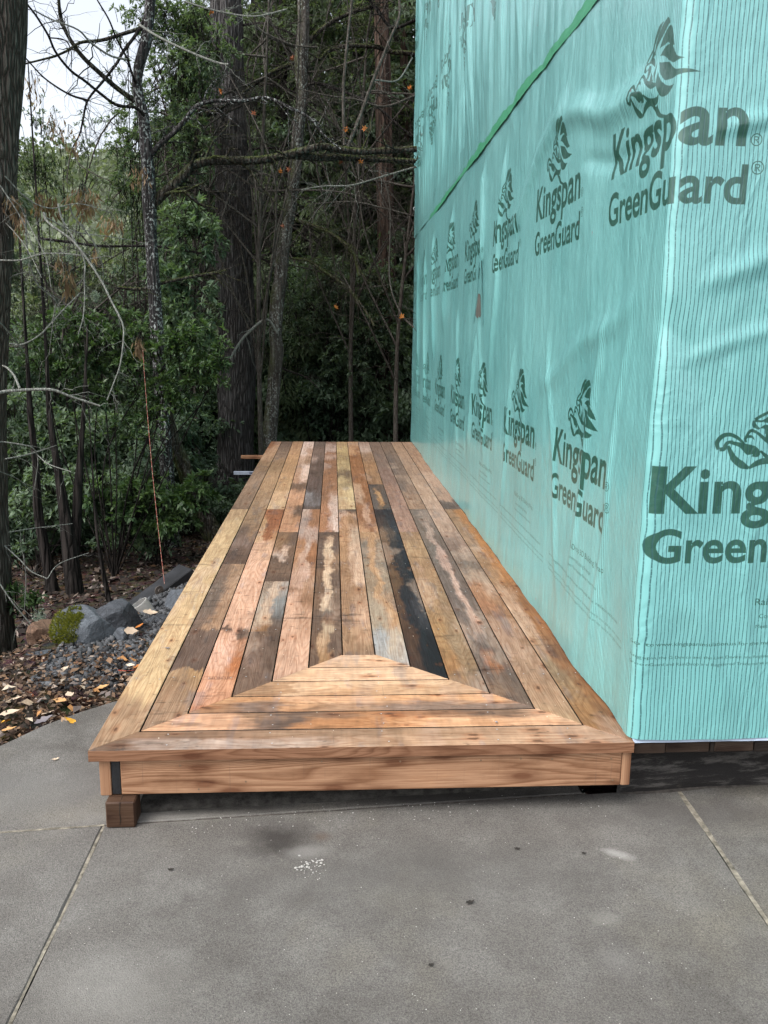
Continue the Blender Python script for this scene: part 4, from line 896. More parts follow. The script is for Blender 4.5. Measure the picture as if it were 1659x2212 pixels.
# two sticks poking out from under the far left of the deck
def stick(name, lab, cat, p0, p1, hw, hh, mat, along='x'):
    a = np.array(p0); b = np.array(p1); t = thing(name, lab, cat, a)
    v, f = box(0, (b-a)[0], -hw, hw, -hh, hh, .0015); me = fix_normals(me_from('bar', v, f, mat)); uvs(me, along, 5.5); link('bar', me, t); return t
a = atz(521, 987, -.06); tb = stick('wood_batten', 'thin tan wood batten sticking out from under the far left edge of the deck', 'batten', a, (a[0]+1.2, a[1], a[2]), .019, .020, FIR)
ALU = m_plain('brushed_aluminium', (.50, .56, .66), .35, .5, .1, 30, 0, .6)
a = atz(505, 1021.5, -.06); al = stick('aluminium_level', 'pale blue-grey aluminium bar sticking out under the deck, nearer than the wood batten', 'metal bar', a, (a[0]+1.2, a[1], a[2]), .012, .018, ALU)
v, f = box(.165, .20, -.0128, -.0121, -.010, .010, .0002); link('vial', fix_normals(me_from('vial', v, f, m_plain('vial_slot', (.12, .14, .2), .3))), al)

# ------------------------------------------------------------------ rocks, pipe, beam
import bmesh
def rock(name, lab, c, size, seed, mat, sub=3, flat=.0, group=None, rot=0.0, rough=.30):
    bm = bmesh.new(); bmesh.ops.create_icosphere(bm, subdivisions=sub, radius=1.0)
    g = np.random.default_rng(seed); co = np.array([v.co for v in bm.verts])
    pl = rdir(13, g); off = g.uniform(.50, .84, 13)            # chop flat facets off a ball
    for n_, d in zip(pl, off):
        k = np.maximum(co@n_-d, 0); co = co-k[:, None]*n_*.93
    co = co*(1+rough*.35*fbm(co[:, 0]*2.2, co[:, 1]*2.2, co[:, 2]*2.2+seed, 4, seed)[:, None])
    co = co*np.array(size)/np.abs(co).max(0)
    cr, sr = math.cos(rot), math.sin(rot); co = co@np.array([[cr, sr, 0], [-sr, cr, 0], [0, 0, 1]])
    for v, p in zip(bm.verts, co): v.co = p
    me = bpy.data.meshes.new(name); bm.to_mesh(me); bm.free(); me.materials.append(mat)
    o = link(name, me, None, c); 
    if lab: tag(o, lab, 'rock', group)
    return o, co
RK = m_rock('blue_grey_basalt', (.055, .062, .072), (.125, .138, .155)); RK2 = m_rock('dark_basalt', (.030, .033, .038), (.085, .092, .105))
RK3 = m_rock('reddish_stone', (.10, .055, .035), (.19, .12, .08))
ROCKS = 'boulders along the gravel edge'
def onpt(px, py, z): p = atz(px, py, z); return p
p = onpt(192, 1400, -.33); rk, co = rock('boulder', 'rounded grey boulder with a bright yellow-green moss cap on its left side', (p[0], p[1], -.245), (.19, .17, .20), 3, RK, 4, group=ROCKS, rot=.3)
# moss: one tuft of short bristles over the left shoulder of that boulder
MOSS = m_leaf('moss', (.075, .088, .014), (.20, .20, .035), .2, .8, .1)
g = np.random.default_rng(5); N0 = rdir(26000, g); dirv = N0; want = (N0@np.array([-.70, -.50, .42]) > .66+.30*fbm(N0[:, 0]*4, N0[:, 1]*4, N0[:, 2]*4, 3, 9))
N0 = N0[want]; cn = co/np.linalg.norm(co, axis=1, keepdims=True); C0 = []
for n_ in N0: C0.append(co[np.argmax(cn@n_)]*1.0)
cmr = np.linalg.norm(np.array(C0), axis=1); C0 = N0*(cmr*.985)[:, None]
Dn = N0+.7*rdir(len(N0), g)+np.array([0, 0, .2])
V, F = leaves(C0, g.uniform(.010, .022, len(N0)), g.uniform(.0035, .006, len(N0)), Dn, rdir(len(N0), g)); me = me_from('moss', V, F, MOSS); face_col(me, g.random((len(N0), 1)).repeat(3, 1)); o = link('moss', me, rk); o['kind'] = 'stuff'
p = onpt(262, 1378, -.30); rock('boulder', 'angular dark grey boulder between the mossy boulder and the pipe', (p[0], p[1], -.23), (.155, .15, .16), 12, RK2, 4, group=ROCKS, rot=.8)
p = onpt(262, 1378, -.30); rock('boulder', 'upright wedge of pale grey stone leaning on the angular boulder', (p[0]+.035, p[1]-.14, -.29), (.06, .06, .10), 21, RK, 3, group=ROCKS, rot=.4)
p = onpt(358, 1320, -.28); rock('boulder', 'pale mottled boulder against the deck edge behind the pipe', (p[0]+.13, p[1]+.02, -.26), (.13, .13, .15), 8, RK, 4, group=ROCKS, rot=1.4)
p = onpt(330, 1350, -.30); rock('boulder', 'low dark stone just in front of the pipe mouth', (p[0]+.05, p[1]-.02, -.285), (.12, .09, .065), 31, RK2, 3, group=ROCKS, rot=.2)
p = onpt(84, 1445, -.34); rock('boulder', 'flat-topped grey stone at the left with dry leaves piled against it', (p[0], p[1]+.02, -.31), (.135, .10, .085), 14, RK, 3, group=ROCKS, rot=.5)
p = onpt(18, 1470, -.36); rock('boulder', 'dark stone at the left border of the photo', (p[0]-.03, p[1]+.05, -.36), (.11, .10, .08), 17, RK2, 3, group=ROCKS, rot=.1)
p = onpt(60, 1410, -.36); rock('boulder', 'reddish brown stone half hidden behind the flat-topped stone', (p[0]+.02, p[1]+.22, -.36), (.12, .10, .11), 19, RK3, 3, group=ROCKS, rot=.9)
p = onpt(120, 1380, -.36); rock('boulder', 'small dark stone behind the moss cap', (p[0]-.12, p[1]+.25, -.46), (.09, .09, .07), 26, RK2, 3, group=ROCKS, rot=.9)
# grey plastic pipe, mouth towards the camera
pm = at(299, 1303, 2.30); pd = np.array([.52, .10, -.85]); pd /= np.linalg.norm(pd)
PIPE = m_plain('grey_plastic_pipe', (.33, .32, .30), .5, .4, .15, 12, .001)
pt = thing('drain_pipe', 'short grey plastic drain pipe lying mouth-up among the boulders', 'pipe', pm)
k = 24; ax_ = np.cross(pd, [0, 0, 1]); ax_ /= np.linalg.norm(ax_); ay_ = np.cross(ax_, pd)
prof = [(0.0, .049), (.0, .055), (.006, .0565), (.22, .056), (.22, .050), (.004, .0495)]
V = []; 
for (d, r_) in prof:
    for a in np.linspace(0, 2*np.pi, k, endpoint=False): V.append(pd*d*-1*-1+ax_*math.cos(a)*r_+ay_*math.sin(a)*r_)
F = []
for q in range(len(prof)):
    for a in range(k): F.append([q*k+a, q*k+(a+1) % k, ((q+1) % len(prof))*k+(a+1) % k, ((q+1) % len(prof))*k+a])
link('barrel', fix_normals(me_from('barrel', np.array(V), F, PIPE, False)), pt)
# black timber lying behind it with a bolt and washer
B0 = at(290, 1322, 2.75); B1 = at(402, 1238, 3.0); BLK = m_plain('black_creosoted_timber', (.026, .027, .030), .8, .25, .4, 5, .004)
e = (B1-B0); ln = np.linalg.norm(e)+.35; e /= np.linalg.norm(e)
bt = thing('black_beam', 'black square timber sloping up behind the pipe towards the deck edge', 'beam', B0)
sd_ = np.cross(e, [0, 0, 1]); sd_ /= np.linalg.norm(sd_); up_ = np.cross(sd_, e)
v, f = box(-.15, ln-.33, -.085, .085, -.13, .045, .006); v = np.array([e*a+sd_*b+up_*c for a, b, c in v]); link('timber', fix_normals(me_from('timber', v, f, BLK)), bt)
RUST = m_plain('rusty_washer', (.13, .11, .10), .7, .4, .4, 30, .002, .4)
def cyl(c, n, r, h, m, name, par, seg=20, r2=None):
    n = n/np.linalg.norm(n); a_ = np.cross(n, [.1, .3, 1]); a_ /= np.linalg.norm(a_); b_ = np.cross(n, a_); an = np.linspace(0, 2*np.pi, seg, endpoint=False); r2 = r if r2 is None else r2
    V = [c+a_*math.cos(t)*r+b_*math.sin(t)*r for t in an]+[c+n*h+a_*math.cos(t)*r2+b_*math.sin(t)*r2 for t in an]
    F = [list(range(seg))[::-1], list(range(seg, 2*seg))]+[[i, (i+1) % seg, seg+(i+1) % seg, seg+i] for i in range(seg)]
    return link(name, fix_normals(me_from(name, np.array(V), F, m)), par)
fc = -sd_ if (-sd_)@(CAM-B0) > 0 else sd_
wl = at(327, 1287, 0)-CAM; nrm_f = fc; den = wl@nrm_f; tt_ = ((B0+fc*.085-CAM)@nrm_f)/den; wc = CAM+wl*tt_-B0+fc*.004+e*.06
wa_ = cyl(wc, fc, .032, .006, RUST, 'washer', bt); cyl(wc+fc*.006, fc, .014, .010, RUST, 'bolt_head', bt, 6, .013)

# ------------------------------------------------------------------ gravel, litter, fallen leaves
g = np.random.default_rng(17)
def stones(n, xs, ys, smin, smax, keep, name, mat, zoff=.0):
    bm = bmesh.new(); bmesh.ops.create_icosphere(bm, subdivisions=1, radius=1.0); base = np.array([v.co for v in bm.verts]); fc_ = np.array([[v.index for v in f.verts] for f in bm.faces]); bm.free()
    x = g.uniform(*xs, n); y = g.uniform(*ys, n); k = keep(x, y); x, y = x[k], y[k]; n = len(x)
    s = smin*(smax/smin)**(g.random(n)**1.7)
    V = base[None]*(1+.28*g.normal(size=(n, len(base), 1)))*s[:, None, None]*g.uniform(.6, 1.15, (n, 1, 3))
    q = g.normal(size=(n, 3, 3)); q, _ = np.linalg.qr(q); V = np.einsum('nij,nkj->nki', q, V)
    z = ground_z(x, y)+zoff(x, y)+g.uniform(-.3, .7, n)*s
    V += np.stack([x, y, z], 1)[:, None]
    F = (fc_[None]+np.arange(n)[:, None, None]*len(base)).reshape(-1, 3)
    me = me_from(name, V.reshape(-1, 3), F, mat); face_col(me, g.random(n)[:, None].repeat(3, 1).repeat(len(fc_), 0)); return me
GR = M('crushed_basalt', .8, .3); GR.col(GR.mix(GR.attr('tint'), (.024, .025, .027), (.115, .119, .126)))
def slab_edge_y(x): return np.interp(x, [p[0] for p in edge_curve], [p[1] for p in edge_curve])
def heap(x, y):                        # soil and gravel bank between the slab and the rocks
    t = (y-slab_edge_y(x))
    return (.055*sm(.02, .45, t)+.02)*sm(.55, .0, edge_d(x, y)) + .0*x
bx = np.linspace(-1.5, .35, 70); by = np.linspace(.1, 3.2, 110); Xg, Yg = np.meshgrid(bx, by)
Zg = ground_z(Xg, Yg)+heap(Xg, Yg)+.012*fbm(Xg*9, Yg*9, 0, 3, 121)+.01
Zg = np.where(Yg < slab_edge_y(Xg)-.02, -.36, Zg); i, j = np.meshgrid(np.arange(109), np.arange(69), indexing='ij')
tag(link('soil_bank', me_from('soil_bank', np.stack([Xg, Yg, Zg], -1).reshape(-1, 3), np.stack([i*70+j, i*70+j+1, (i+1)*70+j+1, (i+1)*70+j], -1).reshape(-1, 4), bpy.data.materials['leaf_strewn_soil'], True)), kind='structure')
zo = lambda x, y: heap(x, y)+.012
me = stones(7500, (-.75, .12), (1.15, 3.1), .008, .024, lambda x, y: (edge_d(x, y) < .05+.1*g.random(len(x))) & (y > slab_edge_y(x)+.02) & (y-slab_edge_y(x) > .30*g.random(len(x))**.7-.35*(x+.1)) & (x > -.62), 'gravel', GR.m, zo)
tag(link('gravel', me), 'dark angular gravel spread between the boulders and the deck', None, kind='stuff')
# leaf litter: curled small leaves
def litter(n, xs, ys, keep, zf, smin, smax, cols, name, lab, seed, tilt=.5):
    g = np.random.default_rng(seed); x = g.uniform(*xs, n); y = g.uniform(*ys, n); k = keep(x, y, g); x, y = x[k], y[k]; n = len(x)
    C = np.stack([x, y, zf(x, y)+g.uniform(.002, .022, n)], 1); a = g.uniform(0, 2*np.pi, n)
    D = np.stack([np.cos(a), np.sin(a), g.normal(0, tilt, n)*.6], 1); N = np.stack([g.normal(0, tilt, n), g.normal(0, tilt, n), np.ones(n)], 1)
    Ls = g.uniform(smin, smax, n); V, F = leaves(C, Ls, Ls*g.uniform(.35, .7, n), D, N, .22, g.uniform(-.3, .35, (n, 1)))
    me = me_from(name, V, F, LITM); c = np.array(cols)[g.integers(0, len(cols), n)]*g.uniform(.6, 1.3, (n, 1)); face_col(me, c)
    return tag(link(name, me), lab, None, kind='stuff')
LM = M('dry_leaf', .75, .2); LM.col(LM.mix(LM.ramp(LM.noise(LM.obj(), 60, 3), [(.35, 0.0), (.7, .6)]), LM.attr('tint'), LM.mix(1.0, LM.attr('tint'), (.45, .4, .36), 'MULTIPLY'))); LITM = LM.m
LC = [L(104, 84, 68), L(84, 68, 57), L(132, 112, 94), L(62, 50, 43), L(150, 136, 124), L(54, 45, 40), L(92, 74, 60), L(118, 92, 70)]
litter(12000, (-1.4, .12), (.25, 2.2), lambda x, y, g: (y > slab_edge_y(x)+.0+.05*g.normal(size=len(x))) & (g.random(len(x)) < sm(1.3, .25, (y-slab_edge_y(x))/(.55+.8*sm(-.1, -.9, x)))+.08) & (edge_d(x, y) < .25), lambda x, y: ground_z(x, y)+heap(x, y)+.018, .012, .042, LC, 'leaf_litter', 'dry brown leaf crumbs heaped along the edge of the concrete', 3, .55)
litter(36000, (-7, 1.2), (2.0, 14), lambda x, y, g: (edge_d(x, y) > .02), ground_z, .04, .09, [L(54, 46, 41), L(70, 60, 53), L(42, 35, 32), L(92, 80, 72), L(38, 32, 30), L(138, 126, 118), L(80, 60, 44), L(50, 42, 38)], 'forest_litter', 'dark wet leaf litter covering the slope under the trees', 4, .6)
litter(9000, (-9, 5), (14, 20), lambda x, y, g: np.ones(len(x), bool), ground_z, .07, .14, [L(62, 46, 40), L(90, 70, 58), L(110, 88, 76), L(50, 44, 30)], 'forest_litter', 'thinner leaf litter at the foot of the slope beside the lane', 6, .5)

litter(420, (-1.4, .12), (.25, 1.9), lambda x, y, g: (y > slab_edge_y(x)-.015) & (g.random(len(x)) < sm(.8, .05, (y-slab_edge_y(x)))), lambda x, y: np.maximum(ground_z(x, y)+heap(x, y)+.03, np.where(y < slab_edge_y(x)+.03, -.268, -1)), .035, .070, [L(186, 164, 140), L(160, 136, 112), L(204, 188, 166), L(140, 112, 88), L(176, 130, 84), L(122, 112, 108)], 'pale_leaf_litter', 'larger pale tan leaves lying on top of the litter by the concrete', 8, .45)

# single larger leaves: broad, lobed along a midrib
def leaf_mesh(name, w, lobes, seed, curl=.25):
    g = np.random.default_rng(seed); n = 9; t = np.linspace(0, 1, n); prof = w*np.sin(np.pi*np.clip(t, .02, .98)**.8)*(1+lobes*np.sin(t*17+seed))
    cz = curl*(t-.5)**2+.03*g.normal(size=n)*.3
    V = [(-.5+t[i], 0, cz[i]) for i in range(n)]+[(-.5+t[i]-.02, prof[i], cz[i]+prof[i]*(.25+.1*g.normal())) for i in range(n)]+[(-.5+t[i]-.02, -prof[i], cz[i]+prof[i]*(.2+.1*g.normal())) for i in range(n)]
    F = []
    for i in range(n-1): F += [[i, i+1, n+i+1, n+i], [i, 2*n+i, 2*n+i+1, i+1]]
    V += [(-.72, .02, .06), (-.72, .035, .06)]; F.append([0, 3*n, 3*n+1])
    return me_from(name, V, F, None, True)
LFM = []
for nm, c in (('yellow_leaf', L(226, 170, 62)), ('orange_leaf', L(186, 116, 56)), ('tan_leaf', L(206, 160, 108)), ('pale_leaf', L(205, 184, 160)), ('brown_leaf', L(128, 92, 70)), ('grey_leaf', L(122, 116, 120)), ('rust_leaf', L(128, 74, 46))):
    m = M(nm, .6, .3); m.col(m.mix(m.ramp(m.noise(m.obj(), 9, 4, .7), [(.4, 0.0), (.7, .75)]), c, tuple(x*.45 for x in c))); LFM.append(m.m)
FL = [  # px, py, length m, turn, material, label
 (152, 1557, .062, .1, 0, 'bright yellow leaf lying alone on the bare concrete'),
 (118, 1402+130, .060, .2, 1, None)]
FL = [(152, 1557, .062, 2.9, 0, 'bright yellow leaf lying alone on the bare concrete left of the deck'),
 (76, 1477, .075, .5, 1, 'orange leaf standing out of the litter below the flat-topped stone'),
 (128, 1513, .065, 3.0, 2, 'tan lobed leaf at the front of the litter, left of the yellow leaf'),
 (20, 1575, .060, .5, 2, 'pale orange leaf on the concrete at the left border'),
 (8, 1560, .060, .2, 0, 'yellow leaf just above the pale orange one at the left border'),
 (178, 1482, .078, 1.3, 4, 'large grey-brown leaf lying flat in the middle of the litter'),
 (222, 1484, .062, .3, 2, 'tan leaf with yellow edges nearest the concrete edge by the deck'),
 (196, 1446, .058, .2, 0, 'small yellow leaf on the gravel at the middle of the bank'),
 (284, 1362, .075, .1, 3, 'big curled cream leaf leaning on the angular boulder'),
 (302, 1352, .055, .9, 1, 'orange leaf behind the big curled cream leaf'),
 (325, 1323, .085, .35, 3, 'long narrow pale leaf lying beside the pipe'),
 (295, 1440, .050, .5, 1, 'small orange leaf touching the deck edge'),
 (113, 1468, .055, 1.4, 5, 'blue-grey leaf standing on edge in the litter'),
 (30, 1512, .075, .2, 3, 'pale buff leaf at the left of the litter'), (22, 1540, .085, .4, 3, 'largest pale buff leaf, at the left edge of the litter'),
 (95, 1555, .08, .6, 5, 'grey leaf on the edge of the concrete'), (60, 1500, .07, 2.6, 6, 'rust brown leaf left of the tan lobed leaf'),
 (150, 1500, .07, 2.1, 3, 'pale brown leaf between the tan and the grey-brown leaves'), (104, 1540, .06, .9, 3, 'cream leaf at the tip of the litter on the concrete'),
 (170, 1432, .06, 1.9, 4, 'brown curled leaf beside the flat-topped stone'), (140, 1445, .055, .9, 3, 'dry cream leaf wedged against the flat-topped stone')]
for k, (px, py, ln, an, mi, lab) in enumerate(FL):
    on_slab = mi == 0 and k == 0 or k in (3, 15, 18)
    z = SZ+.006 if on_slab else -.285+(.025 if k < 8 else .04)
    if k in (8, 9, 10): z = -.20 if k != 10 else -.21
    p = atz(px, py, z); me = leaf_mesh('fallen_leaf', .27, .10 if k % 2 else .18, k+2, .22); me.materials.append(LFM[mi]); me.transform(Matrix.Scale(ln, 4))
    o = link('fallen_leaf', me, None, p); o.rotation_euler = (g.normal(0, .18)+(1.0 if k in (12, 8) else 0), g.normal(0, .2)-.1, an); tag(o, lab, 'leaf', 'fallen leaves on the bank')
for (px, py, ln, an, mi, lab, z) in ((1016, 1949, .030, .4, 4, 'dark curled leaf fragment in the middle of the front slab', SZ+.004), (1118, 1833, .022, 0, 4, 'tiny dark twist of leaf on the slab right of centre', SZ+.004),
      (1262, 1843, .018, 0, 4, 'small black leaf scrap beside the pale scuff', SZ+.004), (370, 1878, .022, .2, 4, 'dark splinter on the slab below the left of the deck', SZ+.004), (932, 2084, .02, .4, 4, 'small brown scrap low on the front slab', SZ+.004),
      (362, 1400, .026, 0, 5, 'blue-grey leaf scrap lying on the pale outer deck board', .004), (1073, 1560, .016, 1.2, 5, 'blue foil-like scrap on the front boards at the right', .004), (120, 1640, .030, .5, 3, 'white paper-like scrap on the slab left of the deck', SZ+.004)):
    p = atz(px, py, z); me = leaf_mesh('leaf_scrap', .24, .3, int(px), .5); me.materials.append(bpy.data.materials['dark_scrap'] if mi == 4 and 'dark_scrap' in bpy.data.materials else (m_plain('dark_scrap', (.03, .026, .022), .8) if mi == 4 else LFM[mi])); me.transform(Matrix.Scale(ln, 4))
    o = link('leaf_scrap', me, None, p); o.rotation_euler = (0, 0, an); tag(o, lab, 'leaf scrap', 'scraps on the slab and deck')
# crumbs of white plaster on the slab, splinters on the boards
acc = Acc(); g = np.random.default_rng(23)
CR = m_plain('white_plaster_crumbs', (.45, .44, .41), .9, .1, .2, 50)
me = None
def crumbs(lst, name, mat, lab):
    bmx = bmesh.new(); bmesh.ops.create_icosphere(bmx, subdivisions=1, radius=1.0); base = np.array([v.co for v in bmx.verts]); fc_ = np.array([[v.index for v in f.verts] for f in bmx.faces]); bmx.free()
    P, Sz = np.array([l[0] for l in lst]), np.array([l[1] for l in lst]); n = len(P)
    V = base[None]*(1+.35*g.normal(size=(n, len(base), 1)))*Sz[:, None, None]*np.array([1.2, 1.2, .5])+P[:, None]
    return tag(link(name, me_from(name, V.reshape(-1, 3), (fc_[None]+np.arange(n)[:, None, None]*len(base)).reshape(-1, 3), mat)), lab, None, kind='stuff')
lst = []
for cx_, cy_, n, sp in ((660, 1872, 26, 9), (688, 1862, 16, 7), (672, 1890, 8, 12)):
    for _ in range(n):
        q = atz(cx_+g.normal()*sp, cy_+g.normal()*sp*.7, SZ+.001); lst.append((q, abs(g.normal(0, .0018))+.0009))
for _ in range(150):
    q = atz(g.uniform(60, 1600), g.uniform(1740, 2200), SZ+.0006); lst.append((q, g.uniform(.0006, .0016)))
for _ in range(90):
    xx = g.uniform(.3, 1.8); q = onJ(xx)+np.array([0, g.uniform(-.10, .03)]); lst.append((np.array([q[0], q[1], SZ+.001]), g.uniform(.0008, .0022)))
crumbs(lst, 'plaster_crumbs', CR, 'white crumbs and specks scattered on the concrete')
lst = [(np.array([g.uniform(.02, W-.02), g.uniform(.02, 4.5)**1.0, .0008]), g.uniform(.0007, .0019)) for _ in range(320)]
crumbs(lst, 'sawdust_chips', m_plain('pale_wood_chip', (.60, .52, .40), .9), 'pale wood chips and specks on the deck boards')

# brick-red mason's string pulled tight from the boulders up to a branch
S0 = at(357, 1276, 2.85); S1 = at(308, 752, 3.6); t = np.linspace(0, 1, 24)[:, None]; SP = S0*(1-t)+S1*t; SP[:, 0] -= .012*np.sin(t[:, 0]*np.pi)
STR = M('twisted_red_string', .7, .2); STR.col(STR.mix(STR.ramp(STR.math('FRACT', STR.math('MULTIPLY', STR.n('SeparateXYZ', out=2, Vector=STR.geo()), 22.0)), [(.3, 0.0), (.5, 1.0), (.7, 0.0)]), L(176, 104, 92), L(206, 176, 160)))
V, F = tubes(SP[None], np.full((1, 24), .0016), 5); tag(link('string_line', me_from('string_line', V, F, STR.m, True)), 'thin pink-red string stretched from the boulders up to a dead leaf tuft', 'string')
V, F = tubes(spline([onpt(255, 1448, -.225), onpt(275, 1449, -.215), onpt(300, 1446, -.22)], 10)[None], np.full((1, 10), .0018), 5); tag(link('wire', me_from('wire', V, F, m_plain('red_wire', (.30, .05, .03), .5), True)), 'short red wire lying in the gravel by the deck', 'wire')

# ------------------------------------------------------------------ forest: materials
BK_FIR = m_bark('furrowed_fir_bark', (.066, .062, .062), (.150, .142, .140), (.026, .023, .022), 1.8, bump=.035)
BK_LEFT = m_bark('scaly_brown_bark', (.080, .066, .056), (.175, .150, .130), (.032, .025, .020), 2.8, bump=.035)
BK_LICH = m_bark('lichen_spotted_bark', (.030, .027, .028), (.075, .068, .068), (.010, .009, .009), 1.6, lichen=1.0, bump=.015, lc=(.34, .36, .35))
BK_MAPLE = m_bark('mossy_grey_bark', (.055, .046, .040), (.130, .116, .104), (.03, .025, .022), .8, lichen=.5, moss=.55, bump=.010)
BK_MOSS = m_bark('mossy_dark_bark', (.030, .024, .020), (.065, .052, .042), (.010, .008, .007), 1.2, moss=.75, lichen=.15, bump=.02)
BK_DARK = m_bark('dark_bark', (.018, .015, .014), (.045, .038, .034), (.006, .005, .005), 1.2, bump=.02)
BK_RED = m_bark('stringy_reddish_bark', (.055, .035, .026), (.125, .085, .066), (.012, .008, .006), .6, bump=.03)
BK_TWIG = m_bark('brown_twig_bark', (.060, .052, .045), (.120, .105, .092), (.03, .025, .02), 3, lichen=.25, bump=.004, lc=(.26, .28, .25))
BK_PALE = m_bark('pale_lichen_twig', (.17, .175, .155), (.33, .34, .31), (.10, .10, .09), 4, bump=.003)
LF_FIR = m_leaf('evergreen_foliage', (.042, .072, .046), (.155, .205, .120), .30, .6, .25)
LF_OLIVE = m_leaf('olive_foliage', (.044, .070, .038), (.155, .195, .105), .30, .6, .2)
LF_BAY = m_leaf('bay_leaf', (.026, .062, .028), (.110, .175, .065), .28, .42, .4)
LF_BLUE = m_leaf('blue_green_foliage', (.042, .080, .050), (.165, .225, .145), .30, .5, .3)
LF_FAR = m_leaf('hazy_hillside_foliage', (.10, .13, .085), (.26, .29, .21), .25, .7, .1)  # distance haze is mixed into this leaf colour
LF_PALE = m_leaf('hazy_tree_foliage', (.085, .112, .075), (.25, .29, .21), .3, .6, .2)  # leaf colour paled to stand in for mist at the left
LF_DEAD = m_leaf('dead_hanging_leaf', (.13, .082, .050), (.31, .22, .145), .25, .8, .1)

def gz(x, y): return float(ground_z(x, y))
def pix_path(pts, Y, dY=0.0):
    """(px, py, width px) from the top down -> world points and radii at depth Y"""
    P = np.array([at(a, b, Y+dY*i/(max(1, len(pts)-1))) for i, (a, b, w) in enumerate(pts)]); r = np.array([w*.5*mpp(p) for (a, b, w), p in zip(pts, P)])
    return P, r
def trunk_mesh(name, P, r, mat, n=20, k=60, rough=.14, seed=1, root=None, flare=1.5, bottom=True, top=None):
    P = np.asarray(P, float); r = np.asarray(r, float)
    if bottom:                         # carry the trunk down into the ground with a flare
        z = gz(P[-1, 0], P[-1, 1])
        if P[-1, 2] > z+.05:
            d = P[-1]-P[-2]; d = d/np.linalg.norm(d); d = d if d[2] < -.5 else np.array([0, 0, -1.])
            q = P[-1]+d*((P[-1, 2]-z+.15)/-d[2]); m_ = P[-1]+(q-P[-1])*.7; P = np.vstack([P, m_, q]); r = np.append(r, [r[-1]*1.12, r[-1]*flare])
    if top is not None:
        d = P[0]-P[1]; d = d/np.linalg.norm(d); L_ = (top-P[0][2])/max(d[2], .3); P = np.vstack([P[0]+d*L_, P[0]+d*L_*.5, P]); r = np.append([r[0]*.35, r[0]*.75], r)
    C = spline(P, k); s = np.linspace(0, len(P)-1, k); rr = np.interp(s, np.arange(len(P)), r)
    V, F = tubes(C[None], rr[None], n, rough, seed); 
    if root is not None: V = local(V, root)
    return me_from(name, V, F, mat, True), C[::-1]
def twigs(acc, P, r, g, per, ln, lvl=1, droop=.15, rad=.35, up=0.0, n=4, side=None):
    """side shoots along a polyline, with shoots of their own"""
    k = len(P); T = np.gradient(P, axis=0); T /= np.linalg.norm(T, axis=1, keepdims=True)+1e-9
    i = g.integers(int(k*.12), k, per); base = P[i]; rb = np.maximum(r[i]*rad, .0011)
    d = T[i]*.7+rdir(per, g)*.9; d[:, 2] += up; d /= np.linalg.norm(d, axis=1, keepdims=True); L_ = ln*g.uniform(.35, 1.2, per)
    t = np.linspace(0, 1, 6)[None, :, None]; bend = rdir(per, g)*.28
    Q = base[:, None]+d[:, None]*L_[:, None, None]*t+bend[:, None]*L_[:, None, None]*t*t; Q[..., 2] -= droop*L_[:, None]*t[..., 0]**2
    Q[:, 1:-1] += g.normal(size=(per, 4, 3))*L_[:, None, None]*.03
    rr = rb[:, None]*np.linspace(1, .35, 6)[None]
    acc.add(*tubes(Q, rr, n)); tips = [Q[:, -1]]
    if lvl > 1:
        m = per*3; a = g.integers(0, per, m); b = g.integers(1, 6, m); base = Q[a, b]; dd = (Q[a, b]-Q[a, b-1]); dd /= np.linalg.norm(dd, axis=1, keepdims=True)+1e-9
        d = dd*.8+rdir(m, g)*.8; d /= np.linalg.norm(d, axis=1, keepdims=True); l2 = L_[a]*g.uniform(.2, .55, m)
        t = np.linspace(0, 1, 4)[None, :, None]; Q2 = base[:, None]+d[:, None]*l2[:, None, None]*t+(rdir(m, g)*.25)[:, None]*l2[:, None, None]*t*t; Q2[..., 2] -= droop*l2[:, None]*t[..., 0]**2
        acc.add(*tubes(Q2, np.maximum(rr[a, b]*.55, .0009)[:, None]*np.linspace(1, .5, 4)[None], 3)); tips.append(Q2[:, -1])
    return np.vstack(tips)
def branch(root, px, Y0, Y1, w0, w1, mat, seed, per=10, ln=.4, lvl=1, droop=.15, label=None, up=0.0, k=26, rough=.1):
    g = np.random.default_rng(seed); n = len(px); P = np.array([at(a, b, Y0+(Y1-Y0)*i/(n-1)) for i, (a, b) in enumerate(px)]); C = spline(P, k)
    m_ = np.array([mpp(c) for c in C]); rr = np.linspace(w0, w1, k)*.5*m_
    acc = Acc(); acc.add(*tubes(C[None], rr[None], 7, rough, seed)); tips = None
    if per: tips = twigs(acc, C, rr, g, per, ln, lvl, droop, up=up)
    o = link('branch', acc.mesh('branch', mat, True, root), root)
    if label: o['label'] = label
    return C, tips
def foliage(name, C, Ls, ratio, D, N, mat, root=None, g=rng, curl=.15, tint=None):
    n = len(C); L_ = np.broadcast_to(Ls, n)*g.uniform(.7, 1.25, n); V, F = leaves(C, L_, L_*ratio*g.uniform(.75, 1.25, n), D, N, .2, curl)
    if root is not None: V = local(V, root)
    me = me_from(name, V, F, mat); t = g.random(n)**1.3 if tint is None else tint; face_col(me, np.clip(t, 0, 1)[:, None].repeat(3, 1)); return me

